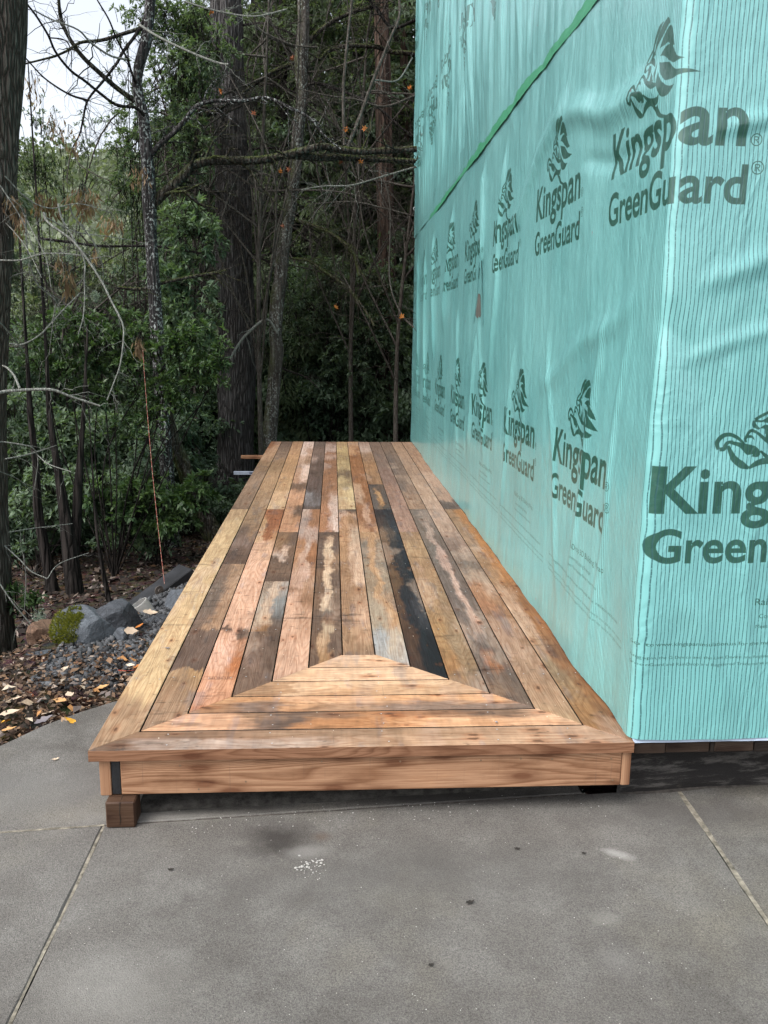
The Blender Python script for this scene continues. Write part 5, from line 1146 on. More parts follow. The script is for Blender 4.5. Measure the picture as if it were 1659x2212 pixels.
# ------------------------------------------------------------------ evergreen tree kinds, built once at the origin
def evergreen(seed, H, Rm, nb, nl, mat, ln=.16, ratio=.30, low=.06, droop=.35, bark=BK_DARK, fan=.30, spread=.08):
    g = np.random.default_rng(seed); h = low*H+(1-low)*H*g.random(nb)**1.05; az = np.arange(nb)*2.39996+g.normal(0, .3, nb)
    L_ = (Rm*np.clip(1-(h/H)**1.6, 0, 1)+.35)*g.uniform(.55, 1.12, nb); t = np.linspace(0, 1, 7)[None, :, None]
    dirh = np.stack([np.cos(az), np.sin(az), np.zeros(nb)], 1); rise = g.uniform(-.1, .35, nb)
    Q = dirh[:, None]*L_[:, None, None]*t; Q[..., 2] = h[:, None]+L_[:, None]*(rise[:, None]*t[..., 0]-droop*t[..., 0]**2); Q[:, 1:] += g.normal(size=(nb, 6, 3))*.07
    acc = Acc(); acc.add(*tubes(Q, (.012+.012*L_[:, None])*np.linspace(1, .2, 7)[None], 4))
    zt = np.linspace(-.3, H*.98, 26); C = np.stack([.12*fbm(zt*.3, seed, 0, 2, seed), .12*fbm(zt*.3, seed+7, 0, 2, seed+1), zt], 1)
    acc.add(*tubes(C[None], (np.linspace(1, .12, 26)*.020*H+.02)[None], 10, .12, seed))
    wood = acc.mesh('trunk', bark, True)
    w = L_/L_.sum(); b = g.choice(nb, nl, p=w); tt = 1-g.random(nl)**1.6*.85; i = np.minimum((tt*6).astype(int), 5); f = tt*6-i
    P = Q[b, i]*(1-f)[:, None]+Q[b, i+1]*f[:, None]; T = Q[b, i+1]-Q[b, i]; T /= np.linalg.norm(T, axis=1, keepdims=True)
    sgn = g.choice([-1, 1], nl); Sd = np.cross(T, [0, 0, 1]); lat = g.random(nl)**.8*fan*L_[b]*(1.25-tt)
    P = P+Sd*(sgn*lat)[:, None]+T*(lat*.7)[:, None]; P[:, 2] -= lat*.3; P += g.normal(size=(nl, 3))*spread
    D = T*.6+Sd*sgn[:, None]*.6+g.normal(size=(nl, 3))*.45; D[:, 2] -= .35
    N = g.normal(size=(nl, 3))*.5; N[:, 2] += 1
    clump = (fbm(P[:, 0]*1.1, P[:, 1]*1.1, P[:, 2]*1.3, 2, seed)+1)*.5
    keep = g.random(nl) < .35+1.0*clump; P, D, N, clump = P[keep], D[keep], N[keep], clump[keep]
    return wood, foliage('crown', P, ln, ratio, D, N, mat, None, g, .2, .15+.7*g.random(len(P))*clump+.15*clump)
KIND = {
 'f': evergreen(206, 12.0, 2.9, 120, 52000, LF_PALE, .15, .40, .04, .3),
 'a': evergreen(201, 13.0, 2.6, 150, 62000, LF_FIR, .17, .24),
 'b': evergreen(202, 11.0, 2.9, 130, 62000, LF_BLUE, .12, .40, .04, .25),
 'c': evergreen(203, 14.0, 2.5, 150, 56000, LF_OLIVE, .16, .26, .10, .55),
 'd': evergreen(204, 4.2, 1.7, 90, 34000, LF_BLUE, .11, .42, .03, .15, fan=.45),
 'e': evergreen(205, 2.4, 1.3, 60, 20000, LF_BAY, .10, .40, .03, .1, fan=.5),
}
def plant(kind, x, y, sc, rot, name, lab, cat, group=None):
    wood, crown = KIND[kind]; z = gz(x, y)-.05; t = thing(name, lab, cat, (x, y, z), group); t.rotation_euler = (0, 0, rot); t.scale = (sc, sc, sc)
    link('trunk', wood, t); link('crown', crown, t); return t
GW = 'dark evergreens filling the wood behind the deck'
KX = lambda px, Y: float(at(px, 731, Y)[0])
for (px, Y, k, s_, r_) in ((500, 15.5, 'b', .8, .3), (495, 16.8, 'a', .9, 1.2), (560, 15.0, 'b', 1.0, 2.2), (680, 16.0, 'a', .95, .7), (770, 13.6, 'b', .9, 3.0), (860, 16.5, 'c', 1.0, .2), (950, 14.5, 'a', 1.0, 1.9),
        (425, 31.5, 'a', 1.0, 1.5), (500, 30.5, 'c', 1.1, 2.9), (610, 32, 'a', 1.2, 3.9), (720, 31, 'c', 1.15, 4.4), (830, 31.5, 'a', 1.2, 5.1), (920, 30.8, 'b', 1.2, .9),
        (440, 17.2, 'c', .70, 4.0), (620, 12.9, 'c', .75, 5.6), (1010, 17, 'a', 1.1, 3.4), (1100, 15, 'b', 1.1, 2.0), (470, 38, 'a', 1.2, .5), (560, 39, 'b', 1.4, 2.1), (680, 38, 'a', 1.3, 5.0), (800, 39, 'c', 1.3, 1.1), (350, 34, 'a', .62, 2.2)):
    where = next((w for l_, w in ((390, 'behind the speckled trunk'), (470, 'between the speckled trunk and the thick fir'), (535, 'right behind the thick fir'), (600, 'between the thick fir and the slender tree'), (700, 'just right of the slender tree'), (810, 'left of the reddish trunk'), (905, 'behind the reddish trunk by the wall')) if px < l_), 'hidden behind the wrapped building')
    row = 'nearest dark evergreen' if Y < 15.6 else 'next dark evergreen' if Y < 18 else ('second-row dark evergreen across the lane' if Y < 33 else 'tallest far dark evergreen beyond the lane')
    plant(k, KX(px, Y), Y, s_, r_, 'evergreen_tree', row+', '+where, 'tree', GW)
for (px, Y, k, s_, r_) in ((20, 31.5, 'f', .46, 1), (120, 32.5, 'f', .36, 2), (210, 31.5, 'f', .44, 3), (-60, 18, 'a', .5, 4), (-160, 12, 'a', .8, 2)):
    plant(k, KX(px, Y), Y, s_, r_, 'evergreen_tree', {20: 'low pale green tree across the lane beside the left trunk', 120: 'lowest pale green tree across the lane, under the middle of the bright sky', 210: 'low pale green tree across the lane, left of the speckled trunk', -60: 'evergreen just outside the left border, across the slope', -160: 'evergreen far outside the left border on the slope'}[px], 'tree', 'low evergreens under the open sky at the left')
GS = 'leafy evergreen saplings under the big trees'
for (px, Y, k, s_, r_) in ((60, 10.5, 'd', .72, 0), (130, 9.0, 'd', .66, 1.4), (210, 11.5, 'd', .80, 2.3), (290, 12.5, 'd', .95, .4), (400, 10.8, 'd', .72, 3.3), (450, 13, 'd', 1.0, 4.2), (670, 12.2, 'd', .9, 2.7), (740, 14.5, 'd', .95, 5.2), (830, 12.6, 'd', .95, 1.7), (620, 14.2, 'd', 1.1, .2), (880, 14.8, 'd', 1.15, 4.9), (350, 8.6, 'd', .50, 4.9), (10, 8.0, 'd', .6, 5.0), (170, 14, 'd', 1.0, 2.0)):
    plant(k, KX(px, Y), Y, s_, r_, 'evergreen_sapling', 'leafy evergreen sapling '+{60: 'nearest the left trunk, behind the dead twigs', 130: 'right behind the drooping pale twigs', 210: 'behind the bright bay branches', 290: 'left of the speckled trunk, set back', 400: 'between the speckled trunk and the thick fir', 450: 'touching the left side of the thick fir', 670: 'just right of the slender leaning tree', 740: 'behind the first black stem past the deck', 830: 'in front of the reddish trunk', 620: 'behind the slender leaning tree, towards the lane', 880: 'between the reddish trunk and the wall', 350: 'smallest, at the foot of the leaning mossy trunk', 10: 'at the left border, low on the slope', 170: 'farthest left by the lane'}[px], 'sapling', GS)
# pale wooded hill far beyond
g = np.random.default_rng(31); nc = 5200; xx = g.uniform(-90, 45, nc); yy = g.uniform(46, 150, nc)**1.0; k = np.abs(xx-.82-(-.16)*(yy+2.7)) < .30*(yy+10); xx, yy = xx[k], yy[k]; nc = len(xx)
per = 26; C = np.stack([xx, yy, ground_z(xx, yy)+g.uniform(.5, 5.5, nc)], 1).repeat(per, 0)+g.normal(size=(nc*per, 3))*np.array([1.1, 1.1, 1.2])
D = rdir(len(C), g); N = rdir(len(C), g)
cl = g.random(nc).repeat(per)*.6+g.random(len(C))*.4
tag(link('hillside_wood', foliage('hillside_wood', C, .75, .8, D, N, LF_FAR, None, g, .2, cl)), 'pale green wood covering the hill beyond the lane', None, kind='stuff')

# ------------------------------------------------------------------ the trees one can tell apart
def tree(name, lab, pts, Y, mat, n=20, k=60, rough=.14, seed=1, flare=1.5, top=None, dY=0.0, cat='tree', bottom=True):
    if top is not None and pts[0][1] > 800: pts = [(pts[0][0]-9, pts[0][1]-150, pts[0][2]*.42), (pts[0][0]-4, pts[0][1]-70, pts[0][2]*.62)]+[(a, b, w*(.8 if i < 2 else 1)) for i, (a, b, w) in enumerate(pts)]
    P, r = pix_path(pts, Y, dY); base = P[-1].copy(); base[2] = gz(base[0], base[1]); t = thing(name, lab, cat, base)
    me, C = trunk_mesh('trunk', P, r, mat, n, k, rough, seed, t, flare, bottom, top); link('trunk', me, t); return t
fir = tree('fir_tree', 'thick straight fir with deeply furrowed grey bark, left of the far deck end', [(487, 0, 66), (497, 250, 70), (505, 500, 76), (511, 750, 77), (509, 950, 79), (505, 1090, 88)], 10.3, BK_FIR, 56, 150, .17, 3, 1.35, 13.5)
maple = tree('maple_tree', 'slender leaning tree, mossy on its left side, at the far left deck corner', [(655, 0, 26), (656, 60, 24), (650, 140, 30), (653, 210, 24), (642, 300, 26), (640, 360, 22), (628, 430, 27), (612, 520, 34), (606, 600, 28), (600, 640, 32), (594, 720, 27), (597, 760, 30), (590, 850, 28), (582, 950, 32)], 9.6, BK_MAPLE, 22, 120, .12, 4, 1.3, 10)
oak = tree('lichen_tree', 'slim dark trunk speckled white with lichen, left of the thick fir', [(326, 0, 22), (317, 80, 24), (298, 155, 22), (298, 200, 22), (310, 255, 24), (319, 364, 27), (322, 430, 30), (325, 500, 26), (331, 600, 27), (337, 690, 28), (343, 780, 28), (352, 900, 28)], 7.4, BK_LICH, 20, 120, .16, 5, 1.3, 9)
leftfir = tree('fir_tree', 'broad brown-barked trunk cut off by the left border of the photo', [(-20, 0, 146), (-33, 300, 140), (-48, 600, 134), (-62, 850, 136), (-64, 1100, 148), (-62, 1330, 170)], 3.0, BK_LEFT, 56, 150, .13, 6, 1.2, 9)
redw = tree('redwood_tree', 'reddish stringy-barked trunk in the shade close to the wrapped wall', [(836, 600, 40), (838, 700, 44), (838, 800, 50), (836, 950, 58)], 12.0, BK_RED, 26, 70, .22, 7, 1.3, 9.5)
redw2 = tree('redwood_tree', 'thin dark trunk right beside the wall, partly hidden by the reddish trunk', [(878, 620, 22), (880, 800, 24), (881, 950, 26)], 13.4, BK_RED, 18, 50, .2, 8, 1.3, 9)
lean = tree('leaning_tree', 'dark moss-streaked trunk leaning left in front of the thick fir', [(352, 850, 26), (372, 940, 34), (398, 1010, 34), (424, 1080, 36), (455, 1145, 44)], 7.6, BK_MOSS, 18, 60, .16, 9, 1.4, 3.4)
lean2 = tree('leaning_tree', 'thin grey trunk leaning against the foot of the thick fir', [(396, 930, 12), (418, 975, 18), (442, 1010, 20), (462, 1060, 22), (478, 1110, 26)], 9.4, BK_TWIG, 12, 40, .1, 10, 1.3, 2.5)
st1 = tree('dark_stem', 'slim black trunk standing on the litter at the left, the leftmost of the group', [(66, 900, 16), (78, 1010, 18), (82, 1100, 20), (96, 1180, 22), (112, 1262, 26)], 5.6, BK_DARK, 14, 50, .12, 11, 1.3, 3.2, cat='tree')
st2 = tree('dark_stem', 'black forked trunk standing on the litter behind the mossy boulder', [(108, 900, 16), (124, 1010, 20), (138, 1100, 24), (150, 1180, 34), (162, 1280, 38)], 5.3, BK_DARK, 16, 60, .14, 12, 1.2, 3.6, cat='tree')
P, r = pix_path([(190, 700, 4), (182, 860, 8), (176, 960, 12), (168, 1060, 20), (165, 1150, 22), (160, 1205, 24)], 5.35); me, _ = trunk_mesh('limb', P, r, BK_DARK, 12, 30, .12, 13, st2, 1, False); link('limb', me, st2)
st3 = tree('dark_stem', 'thin crooked sapling stem between the black forked trunk and the deck', [(206, 1120, 7), (212, 1170, 8), (222, 1230, 9), (230, 1270, 11)], 4.9, BK_DARK, 8, 30, .1, 14, 1.4, 1.8, cat='tree')
st4 = tree('dark_stem', 'slim dark trunk behind the string, right of the leafy bay branches', [(320, 940, 8), (332, 1010, 9), (345, 1062, 10), (356, 1110, 11)], 7.9, BK_DARK, 10, 30, .1, 15, 1.3, 3.0, cat='tree')
for q, (px, lab) in enumerate(((705, 'black crooked stem behind the middle of the far deck end'), (778, 'black stem behind the far deck end, near the reddish trunk'))):
    st = tree('dark_stem', lab, [(px-8+q*2, 860, 9), (px, 900, 12), (px+4, 960, 16)], 12.2+q, BK_DARK, 10, 30, .12, 20+q, 1.3, 1.5, cat='tree')
    for s_ in range(3): branch(st, [(px+2, 940), (px-26+s_*24, 905-s_*6), (px-64+s_*62, 872+s_*5)], 12.2+q, 12.0+q, 6, 2.5, BK_DARK, 60+s_+q*5, 8, .35, 2)
    branch(st, [(px+3, 948), (px-30, 930), (px-62, 945), (px-70, 955)], 12.1+q, 11.8+q, 7, 4, BK_DARK, 70+q, 3, .2)

# limbs of the lichen tree
B = lambda *a, **k: branch(*a, **k)
B(oak, [(322, 445), (340, 430), (372, 402), (398, 378), (417, 358), (462, 347), (552, 346), (622, 334), (692, 317), (734, 323), (790, 327), (900, 322)], 7.4, 7.9, 24, 13, BK_MOSS, 301, 22, .55, 2, label='long mossy limb arching right across the thick fir', k=60, rough=.22)
B(oak, [(622, 334), (686, 340), (737, 340), (798, 344), (897, 348)], 7.75, 8.2, 18, 10, BK_MOSS, 302, 10, .5, 2, k=40)
B(oak, [(372, 402), (400, 415), (430, 440), (470, 452)], 7.4, 7.6, 10, 4, BK_MOSS, 303, 8, .4, 2)
B(oak, [(318, 345), (345, 312), (372, 290), (398, 262), (424, 230), (462, 218), (526, 218), (574, 211), (622, 230), (670, 256), (702, 294), (737, 323)], 7.4, 7.0, 12, 4, BK_LICH, 304, 26, .45, 2, label='lichen-grey branch arching over the long mossy limb', k=60, rough=.2)
B(oak, [(291, 218), (252, 190), (218, 160), (179, 123), (151, 84), (132, 42), (127, 0), (124, -60)], 7.4, 6.8, 12, 6, BK_MOSS, 305, 16, .4, 2, label='stout bough rising to the upper left across the sky', k=40)
B(oak, [(311, 249), (291, 232), (252, 227), (213, 199), (182, 174), (151, 151), (120, 112), (104, 76), (78, 34), (53, 0), (40, -40)], 7.3, 6.2, 7, 4, BK_DARK, 306, 20, .4, 2, k=44)
B(oak, [(318, 30), (297, 70), (266, 112), (252, 137), (224, 174), (190, 216), (179, 260), (172, 290), (157, 319)], 7.4, 6.9, 8, 3, BK_DARK, 307, 18, .4, 2, k=40)
B(oak, [(313, 58), (266, 73), (218, 87), (174, 92), (146, 109), (112, 123), (45, 140), (10, 150)], 7.4, 6.6, 9, 3, BK_MOSS, 308, 16, .35, 2, k=40)
B(oak, [(56, 126), (92, 165), (126, 190), (157, 207), (190, 217)], 6.6, 6.9, 3, 5, BK_DARK, 309, 12, .35, 2)
B(oak, [(210, 0), (235, 42), (252, 84), (274, 126), (286, 162), (298, 190)], 6.8, 7.4, 3, 6, BK_DARK, 310, 8, .3, 2)
B(oak, [(73, 22), (112, 42), (168, 64), (196, 92), (238, 120), (274, 129)], 6.6, 7.1, 3, 5, BK_PALE, 311, 12, .35, 2)
B(oak, [(300, 53), (336, 76), (392, 104), (465, 134), (494, 139)], 7.2, 6.6, 6, 4, BK_PALE, 312, 14, .35, 2, label='pale dead branch crossing in front of the thick fir')
B(oak, [(398, 3), (446, 18), (494, 29), (552, 35), (620, 20)], 6.6, 6.5, 4, 3, BK_PALE, 313, 12, .4, 2)
B(oak, [(157, 319), (150, 345), (146, 375), (145, 395)], 6.9, 6.8, 3, 2, BK_TWIG, 314, 8, .3, 2)
B(oak, [(157, 319), (168, 350), (196, 372), (240, 392)], 6.9, 6.8, 3, 2, BK_TWIG, 315, 10, .35, 2)
B(oak, [(104, 81), (140, 87), (154, 112), (154, 146)], 6.6, 6.7, 3, 2, BK_DARK, 316, 6, .3, 2)
B(oak, [(87, 515), (148, 523), (224, 532), (336, 532), (440, 548)], 8.4, 8.6, 6, 5, BK_DARK, 317, 20, .4, 2, k=40)
B(oak, [(252, 621), (308, 624), (356, 610), (406, 599), (465, 590)], 7.3, 7.6, 7, 8, BK_MOSS, 318, 14, .35, 2)
# maple limbs
B(maple, [(548, 35), (558, 61), (603, 86), (641, 99), (686, 102)], 8.8, 9.0, 4, 4, BK_TWIG, 320, 12, .45, 2)
B(maple, [(641, 476), (686, 491), (731, 515), (764, 548), (776, 596)], 9.6, 9.2, 9, 6, BK_MOSS, 321, 14, .45, 2, label='mossy limb curving down to the right')
B(maple, [(632, 559), (665, 563), (701, 587), (752, 623), (791, 674), (809, 704)], 9.6, 9.3, 7, 5, BK_MOSS, 322, 14, .45, 2)
B(maple, [(658, 100), (680, 75), (712, 50), (752, 30), (820, 8)], 9.6, 9.8, 12, 8, BK_MOSS, 323, 16, .5, 2)
B(maple, [(650, 190), (680, 180), (718, 189), (798, 221), (830, 243), (862, 272), (900, 300)], 9.6, 9.2, 8, 4, BK_DARK, 324, 20, .5, 2)
B(maple, [(600, 720), (575, 690), (533, 722), (512, 749), (497, 776)], 9.5, 9.2, 6, 5, BK_PALE, 325, 5, .3, 2)
B(maple, [(655, 130), (600, 150), (560, 175), (520, 205), (470, 240)], 9.6, 9.5, 10, 5, BK_MOSS, 326, 16, .5, 2)
B(maple, [(592, 790), (620, 800), (660, 815), (690, 840)], 9.6, 9.5, 5, 2, BK_DARK, 327, 8, .3, 2)
# big fir: dead stubs and drooping boughs
B(fir, [(465, 246), (449, 246), (433, 272), (414, 349)], 10.2, 9.8, 12, 12, BK_MOSS, 330, 8, .5, 2)
B(fir, [(478, 232), (440, 232), (400, 236)], 10.1, 9.8, 10, 6, BK_MOSS, 331, 6, .4, 2)
for q, (y0, dx, dy) in enumerate(((60, 160, 30), (130, -170, 60), (190, 190, 40), (300, -190, 40), (330, 210, 40), (470, 200, 40), (560, -180, 50), (560, 120, 60), (650, -200, 40), (700, 60, 70), (420, -150, -20), (30, -150, 40))):
    B(fir, [(500, y0), (500+dx*.4, y0-10), (500+dx*.75, y0+dy*.3), (500+dx, y0+dy)], 10.3, 10.0+.6*math.sin(q*2.3), 6, 2, BK_DARK, 340+q, 30, .55, 2, droop=.5, k=34)
# neighbour off to the right: limbs that enter behind the building
nb_ = thing('maple_tree', 'mossy-limbed tree whose branches hang in from behind the wrapped building', 'tree', (2.6, 10.2, gz(2.6, 10.2)))
me, _ = trunk_mesh('trunk', np.array([(2.5, 10.3, 9), (2.6, 10.2, 5), (2.7, 10.2, 1), (2.6, 10.2, -1.)]), np.array([.1, .14, .16, .2]), BK_MAPLE, 18, 50, .12, 16, nb_, 1.2, False); link('trunk', me, nb_)
B(nb_, [(960, 130), (904, 118), (846, 112), (814, 102), (756, 99), (712, 109), (690, 130)], 10.2, 9.4, 12, 7, BK_MOSS, 360, 18, .45, 2, label='thick mossy limb high up beside the wall', k=40, rough=.25)
B(nb_, [(862, -10), (862, 38), (840, 90), (804, 179), (776, 256), (750, 320)], 8.4, 7.9, 5, 8, BK_TWIG, 361, 14, .35, 2, label='smooth grey shoot slanting up to the right')
B(nb_, [(760, -20), (760, 0), (753, 64), (742, 192), (744, 314)], 8.2, 7.9, 5, 7, BK_TWIG, 362, 10, .35, 2)
B(nb_, [(801, 176), (814, 173), (859, 173), (891, 125)], 8.2, 8.4, 4, 3, BK_PALE, 363, 5, .3, 2)
B(nb_, [(822, 370), (840, 426), (843, 496), (842, 608), (866, 677), (893, 707)], 8.6, 8.3, 3, 4, BK_TWIG, 364, 10, .35, 2, label='pale thin stem hanging beside the wall', k=40)
B(nb_, [(900, 360), (830, 380), (760, 400), (700, 402), (650, 410)], 8.4, 8.2, 4, 2, BK_PALE, 365, 26, .4, 2)
B(nb_, [(900, 205), (830, 230), (770, 215), (700, 205), (640, 190)], 8.8, 8.6, 5, 2, BK_TWIG, 366, 26, .45, 2)
B(nb_, [(905, 470), (830, 450), (760, 436), (680, 440)], 9.0, 8.8, 4, 2, BK_TWIG, 367, 22, .45, 2)
B(nb_, [(905, 40), (850, 60), (820, 30), (790, -10)], 9, 9, 7, 5, BK_DARK, 368, 14, .45, 2)
# twiggy bare understory trees: brown haze of twigs
def bare(name, lab, c, Rr, zc, Hh, nm, per, seed, mat, group=None):
    g = np.random.default_rng(seed); root = thing(name, lab, 'tree', (c[0], c[1], gz(*c)), group); acc = Acc(); tips = []
    P = np.array([(c[0]+.2, c[1], zc+Hh*.6), (c[0], c[1]+.1, zc*.5), (c[0], c[1], gz(*c)-.1)]); me, C = trunk_mesh('trunk', P, np.array([.015, .028, .04]), mat, 8, 30, .1, seed, root, 1, False); link('trunk', me, root)
    for q in range(nm):
        s = C[g.integers(8, len(C))]; a = g.uniform(0, 2*np.pi); e = np.array([c[0]+Rr*math.cos(a)*g.uniform(.5, 1), c[1]+Rr*.6*math.sin(a)*g.uniform(.4, 1), zc+g.uniform(-1, 1)*Hh])
        m_ = (s+e)/2+np.array([g.normal()*.25, g.normal()*.25, .35+g.normal()*.2]); Q = spline([s, m_, e, e+(e-m_)*.3-np.array([0, 0, .3])], 16); rr = np.linspace(.016, .004, 16); acc.add(*tubes(Q[None], rr[None], 5))
        tips.append(twigs(acc, Q, rr, g, per, .75, 2, .25, n=3))
    o = link('branches', acc.mesh('branches', mat, True, root), root); o['kind'] = 'stuff'; return root, np.vstack(tips)
GB = 'bare twiggy understory trees'
for q, (px, Y, zc, Rr, Hh, nm) in enumerate(((560, 9.4, 4.4, 1.9, 2.0, 26), (760, 10.6, 4.2, 2.0, 2.2, 20), (860, 9.8, 2.6, 1.3, 1.6, 9), (420, 9.8, 4.0, 1.5, 1.8, 20), (690, 12.6, 2.6, 2.0, 1.7, 22), (250, 11.0, 1.4, 1.6, 1.3, 14), (110, 8.6, .9, 1.2, 1.2, 12))):
    bare('bare_tree', 'thin bare twiggy tree '+{560: 'between the thick fir and the slender tree', 760: 'under the right end of the mossy limb', 860: 'close beside the wrapped wall', 420: 'left of the thick fir', 690: 'set back right of the slender tree', 250: 'left of the speckled trunk', 110: 'behind the drooping pale twigs'}[px], (KX(px, Y), Y), Rr, zc, Hh, nm, 22, 400+q, BK_TWIG, GB)

# leafy bay branches caught by the light, left of the deck
def bay(name, lab, clumps, Y, seed, mat=LF_BAY, ln=.085, nw=11, stem=None, ratio=.33):
    g = np.random.default_rng(seed); c0 = at(clumps[0][0], clumps[0][1], Y); root = thing(name, lab, 'shrub', (c0[0], c0[1], gz(c0[0], c0[1]))); acc = Acc(); CC, DD, NN, TT = [], [], [], []
    base = np.array(root.location)+np.array([0, .1, -.05]) if stem is None else stem
    for (px, py, rx, ry, n) in clumps:
        c = at(px, py, Y); m_ = mpp(c); hub = c+np.array([0, .1, -.15]); Q = spline([base, (base+hub)/2+np.array([.12*g.normal(), .12*g.normal(), .2]), hub], 14); acc.add(*tubes(Q[None], np.linspace(.008, .005, 14)[None], 4))
        n = int(n*1.7); u = rdir(n, g)*1.25*g.random((n, 1))**.45; kf = (fbm(u[:, 0]*2.2+px, u[:, 2]*2.2+py, 0, 3, seed)+.25*g.normal(size=n)) > .02; u = u[kf]; n = len(u); T_ = c+np.stack([u[:, 0]*rx*m_, u[:, 1]*max(rx, ry)*m_*.8, u[:, 2]*ry*m_], 1)
        t = np.linspace(0, 1, 5)[None, :, None]; st = hub+(T_-hub)*(.35+.35*g.random((n, 1))); Qb = st[:, None]*(1-t)+T_[:, None]*t; Qb[..., 2] += .08*np.sin(t[..., 0]*np.pi)
        acc.add(*tubes(Qb, np.linspace(.004, .0015, 5)[None].repeat(n, 0), 3))
        for k in range(nw):
            al = 1-.45*g.random(n)**1.5; P = st*(1-al)[:, None]+T_*al[:, None]; P[:, 2] += .08*np.sin(al*np.pi)
            d = (T_-st); d /= np.linalg.norm(d, axis=1, keepdims=True)+1e-9; D = d*.7+rdir(n, g)*.75; D[:, 2] -= .12; N = np.stack([g.normal(0, .45, n), g.normal(0, .45, n)-.15, np.ones(n)], 1)
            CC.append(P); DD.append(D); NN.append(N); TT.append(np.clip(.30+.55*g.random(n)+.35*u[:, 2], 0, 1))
    link('stems', acc.mesh('stems', BK_DARK, True, root), root)
    C = np.vstack(CC); o = link('foliage', foliage('foliage', C, ln, ratio, np.vstack(DD), np.vstack(NN), mat, root, g, .18, np.concatenate(TT)), root); return root
bay('bay_laurel', 'bright green leafy branches spreading at mid height behind the string', [(215, 760, 70, 40, 90), (150, 800, 80, 30, 70), (300, 800, 70, 36, 90), (360, 850, 60, 30, 70), (240, 850, 90, 30, 80), (420, 790, 60, 30, 60), (130, 720, 80, 40, 70), (280, 730, 60, 26, 50), (200, 690, 90, 30, 60), (440, 830, 50, 16, 34), (400, 730, 50, 30, 50), (320, 900, 80, 30, 60), (90, 780, 60, 40, 60), (470, 760, 30, 40, 30), (360, 770, 50, 30, 50)], 5.9, 501, ln=.062, nw=12)
bay('bay_laurel', 'leafy green shrub hanging over the deck edge below the thick fir', [(330, 1090, 80, 30, 80), (400, 1070, 60, 40, 80), (260, 1110, 70, 30, 60), (390, 1130, 60, 24, 50), (440, 1050, 30, 30, 20), (300, 1060, 60, 20, 40), (200, 1080, 60, 30, 40), (350, 1145, 50, 18, 30)], 6.2, 502)
bay('bay_laurel', 'dim green foliage low on the left behind the dead twigs', [(60, 1000, 100, 70, 170), (150, 950, 90, 60, 150), (250, 960, 90, 60, 150), (230, 1040, 80, 40, 100), (90, 1080, 70, 40, 90), (30, 900, 80, 60, 110)], 6.9, 503, LF_BLUE)
bay('bay_laurel', 'small sprig of bright leaves at the left border above the gravel', [(20, 1290, 34, 26, 14), (52, 1312, 26, 18, 12), (72, 1300, 20, 14, 8)], 3.0, 504, ln=.06, nw=7)
bay('bay_laurel', 'shaded blue-green foliage between the slender leaning tree and the wall', [(700, 660, 90, 60, 220), (780, 720, 80, 60, 200), (680, 760, 70, 60, 160), (760, 800, 90, 50, 190), (820, 620, 60, 70, 140), (730, 850, 80, 30, 100), (850, 760, 50, 60, 90), (660, 860, 50, 40, 80), (800, 870, 70, 40, 120), (640, 690, 40, 60, 80), (700, 600, 80, 40, 110)], 11.2, 505, LF_BLUE, .085)
bay('bay_laurel', 'dark foliage hanging between the speckled trunk and the thick fir', [(400, 690, 70, 60, 150), (420, 760, 60, 60, 120), (390, 600, 80, 60, 150), (420, 500, 70, 60, 120), (380, 900, 60, 60, 110)], 8.6, 506, LF_BLUE, .09)
bay('holly_oak', 'airy dark-leaved tree against the bright sky beside the left trunk', [(85, 270, 36, 60, 34), (130, 330, 50, 50, 30), (75, 380, 46, 46, 60), (185, 300, 36, 40, 16), (60, 330, 36, 60, 50), (140, 400, 90, 24, 50)], 8.2, 507, LF_FIR, .050, 8)
bay('holly_oak', 'dark foliage filling the gap right of the sky, around the speckled trunk', [(280, 330, 44, 70, 110), (245, 270, 30, 40, 22), (290, 200, 30, 60, 50), (380, 200, 70, 90, 260), (400, 320, 70, 60, 220), (440, 100, 70, 90, 220), (370, 60, 60, 60, 150), (290, 420, 60, 40, 120), (270, 60, 50, 50, 26), (330, 20, 60, 40, 90)], 8.9, 508, LF_FIR, .060, 13)

bay('holly_oak', 'fine-leaved dark foliage hanging over the slender tree and the mossy limb', [(560, 60, 90, 60, 120), (700, 40, 90, 50, 140), (820, 60, 80, 60, 140), (600, 200, 90, 60, 90), (780, 180, 90, 70, 130), (860, 260, 50, 70, 90), (700, 250, 80, 50, 90), (560, 430, 70, 60, 80), (720, 430, 90, 60, 140), (840, 420, 60, 70, 120), (680, 540, 80, 60, 140), (800, 540, 80, 60, 140), (560, 600, 50, 60, 70)], 12.6, 509, LF_OLIVE, .075, 12)
bay('holly_oak', 'grey-green fine foliage low between the left trunk and the speckled trunk', [(60, 560, 80, 50, 90), (150, 600, 90, 60, 120), (240, 560, 80, 60, 120), (100, 660, 80, 50, 90), (230, 640, 60, 40, 60), (40, 700, 60, 60, 60), (290, 480, 50, 50, 60)], 9.6, 510, LF_PALE, .065, 12)
bay('bay_laurel', 'low dark shrub filling the slope above the boulders, below the bright bay branches', [(60, 1110, 60, 34, 60), (150, 1120, 60, 30, 60), (250, 1160, 60, 26, 60), (330, 1180, 50, 20, 50), (30, 1190, 40, 30, 40), (200, 1060, 80, 40, 90), (110, 1050, 70, 40, 80)], 6.4, 511, LF_BLUE, .07, 10)
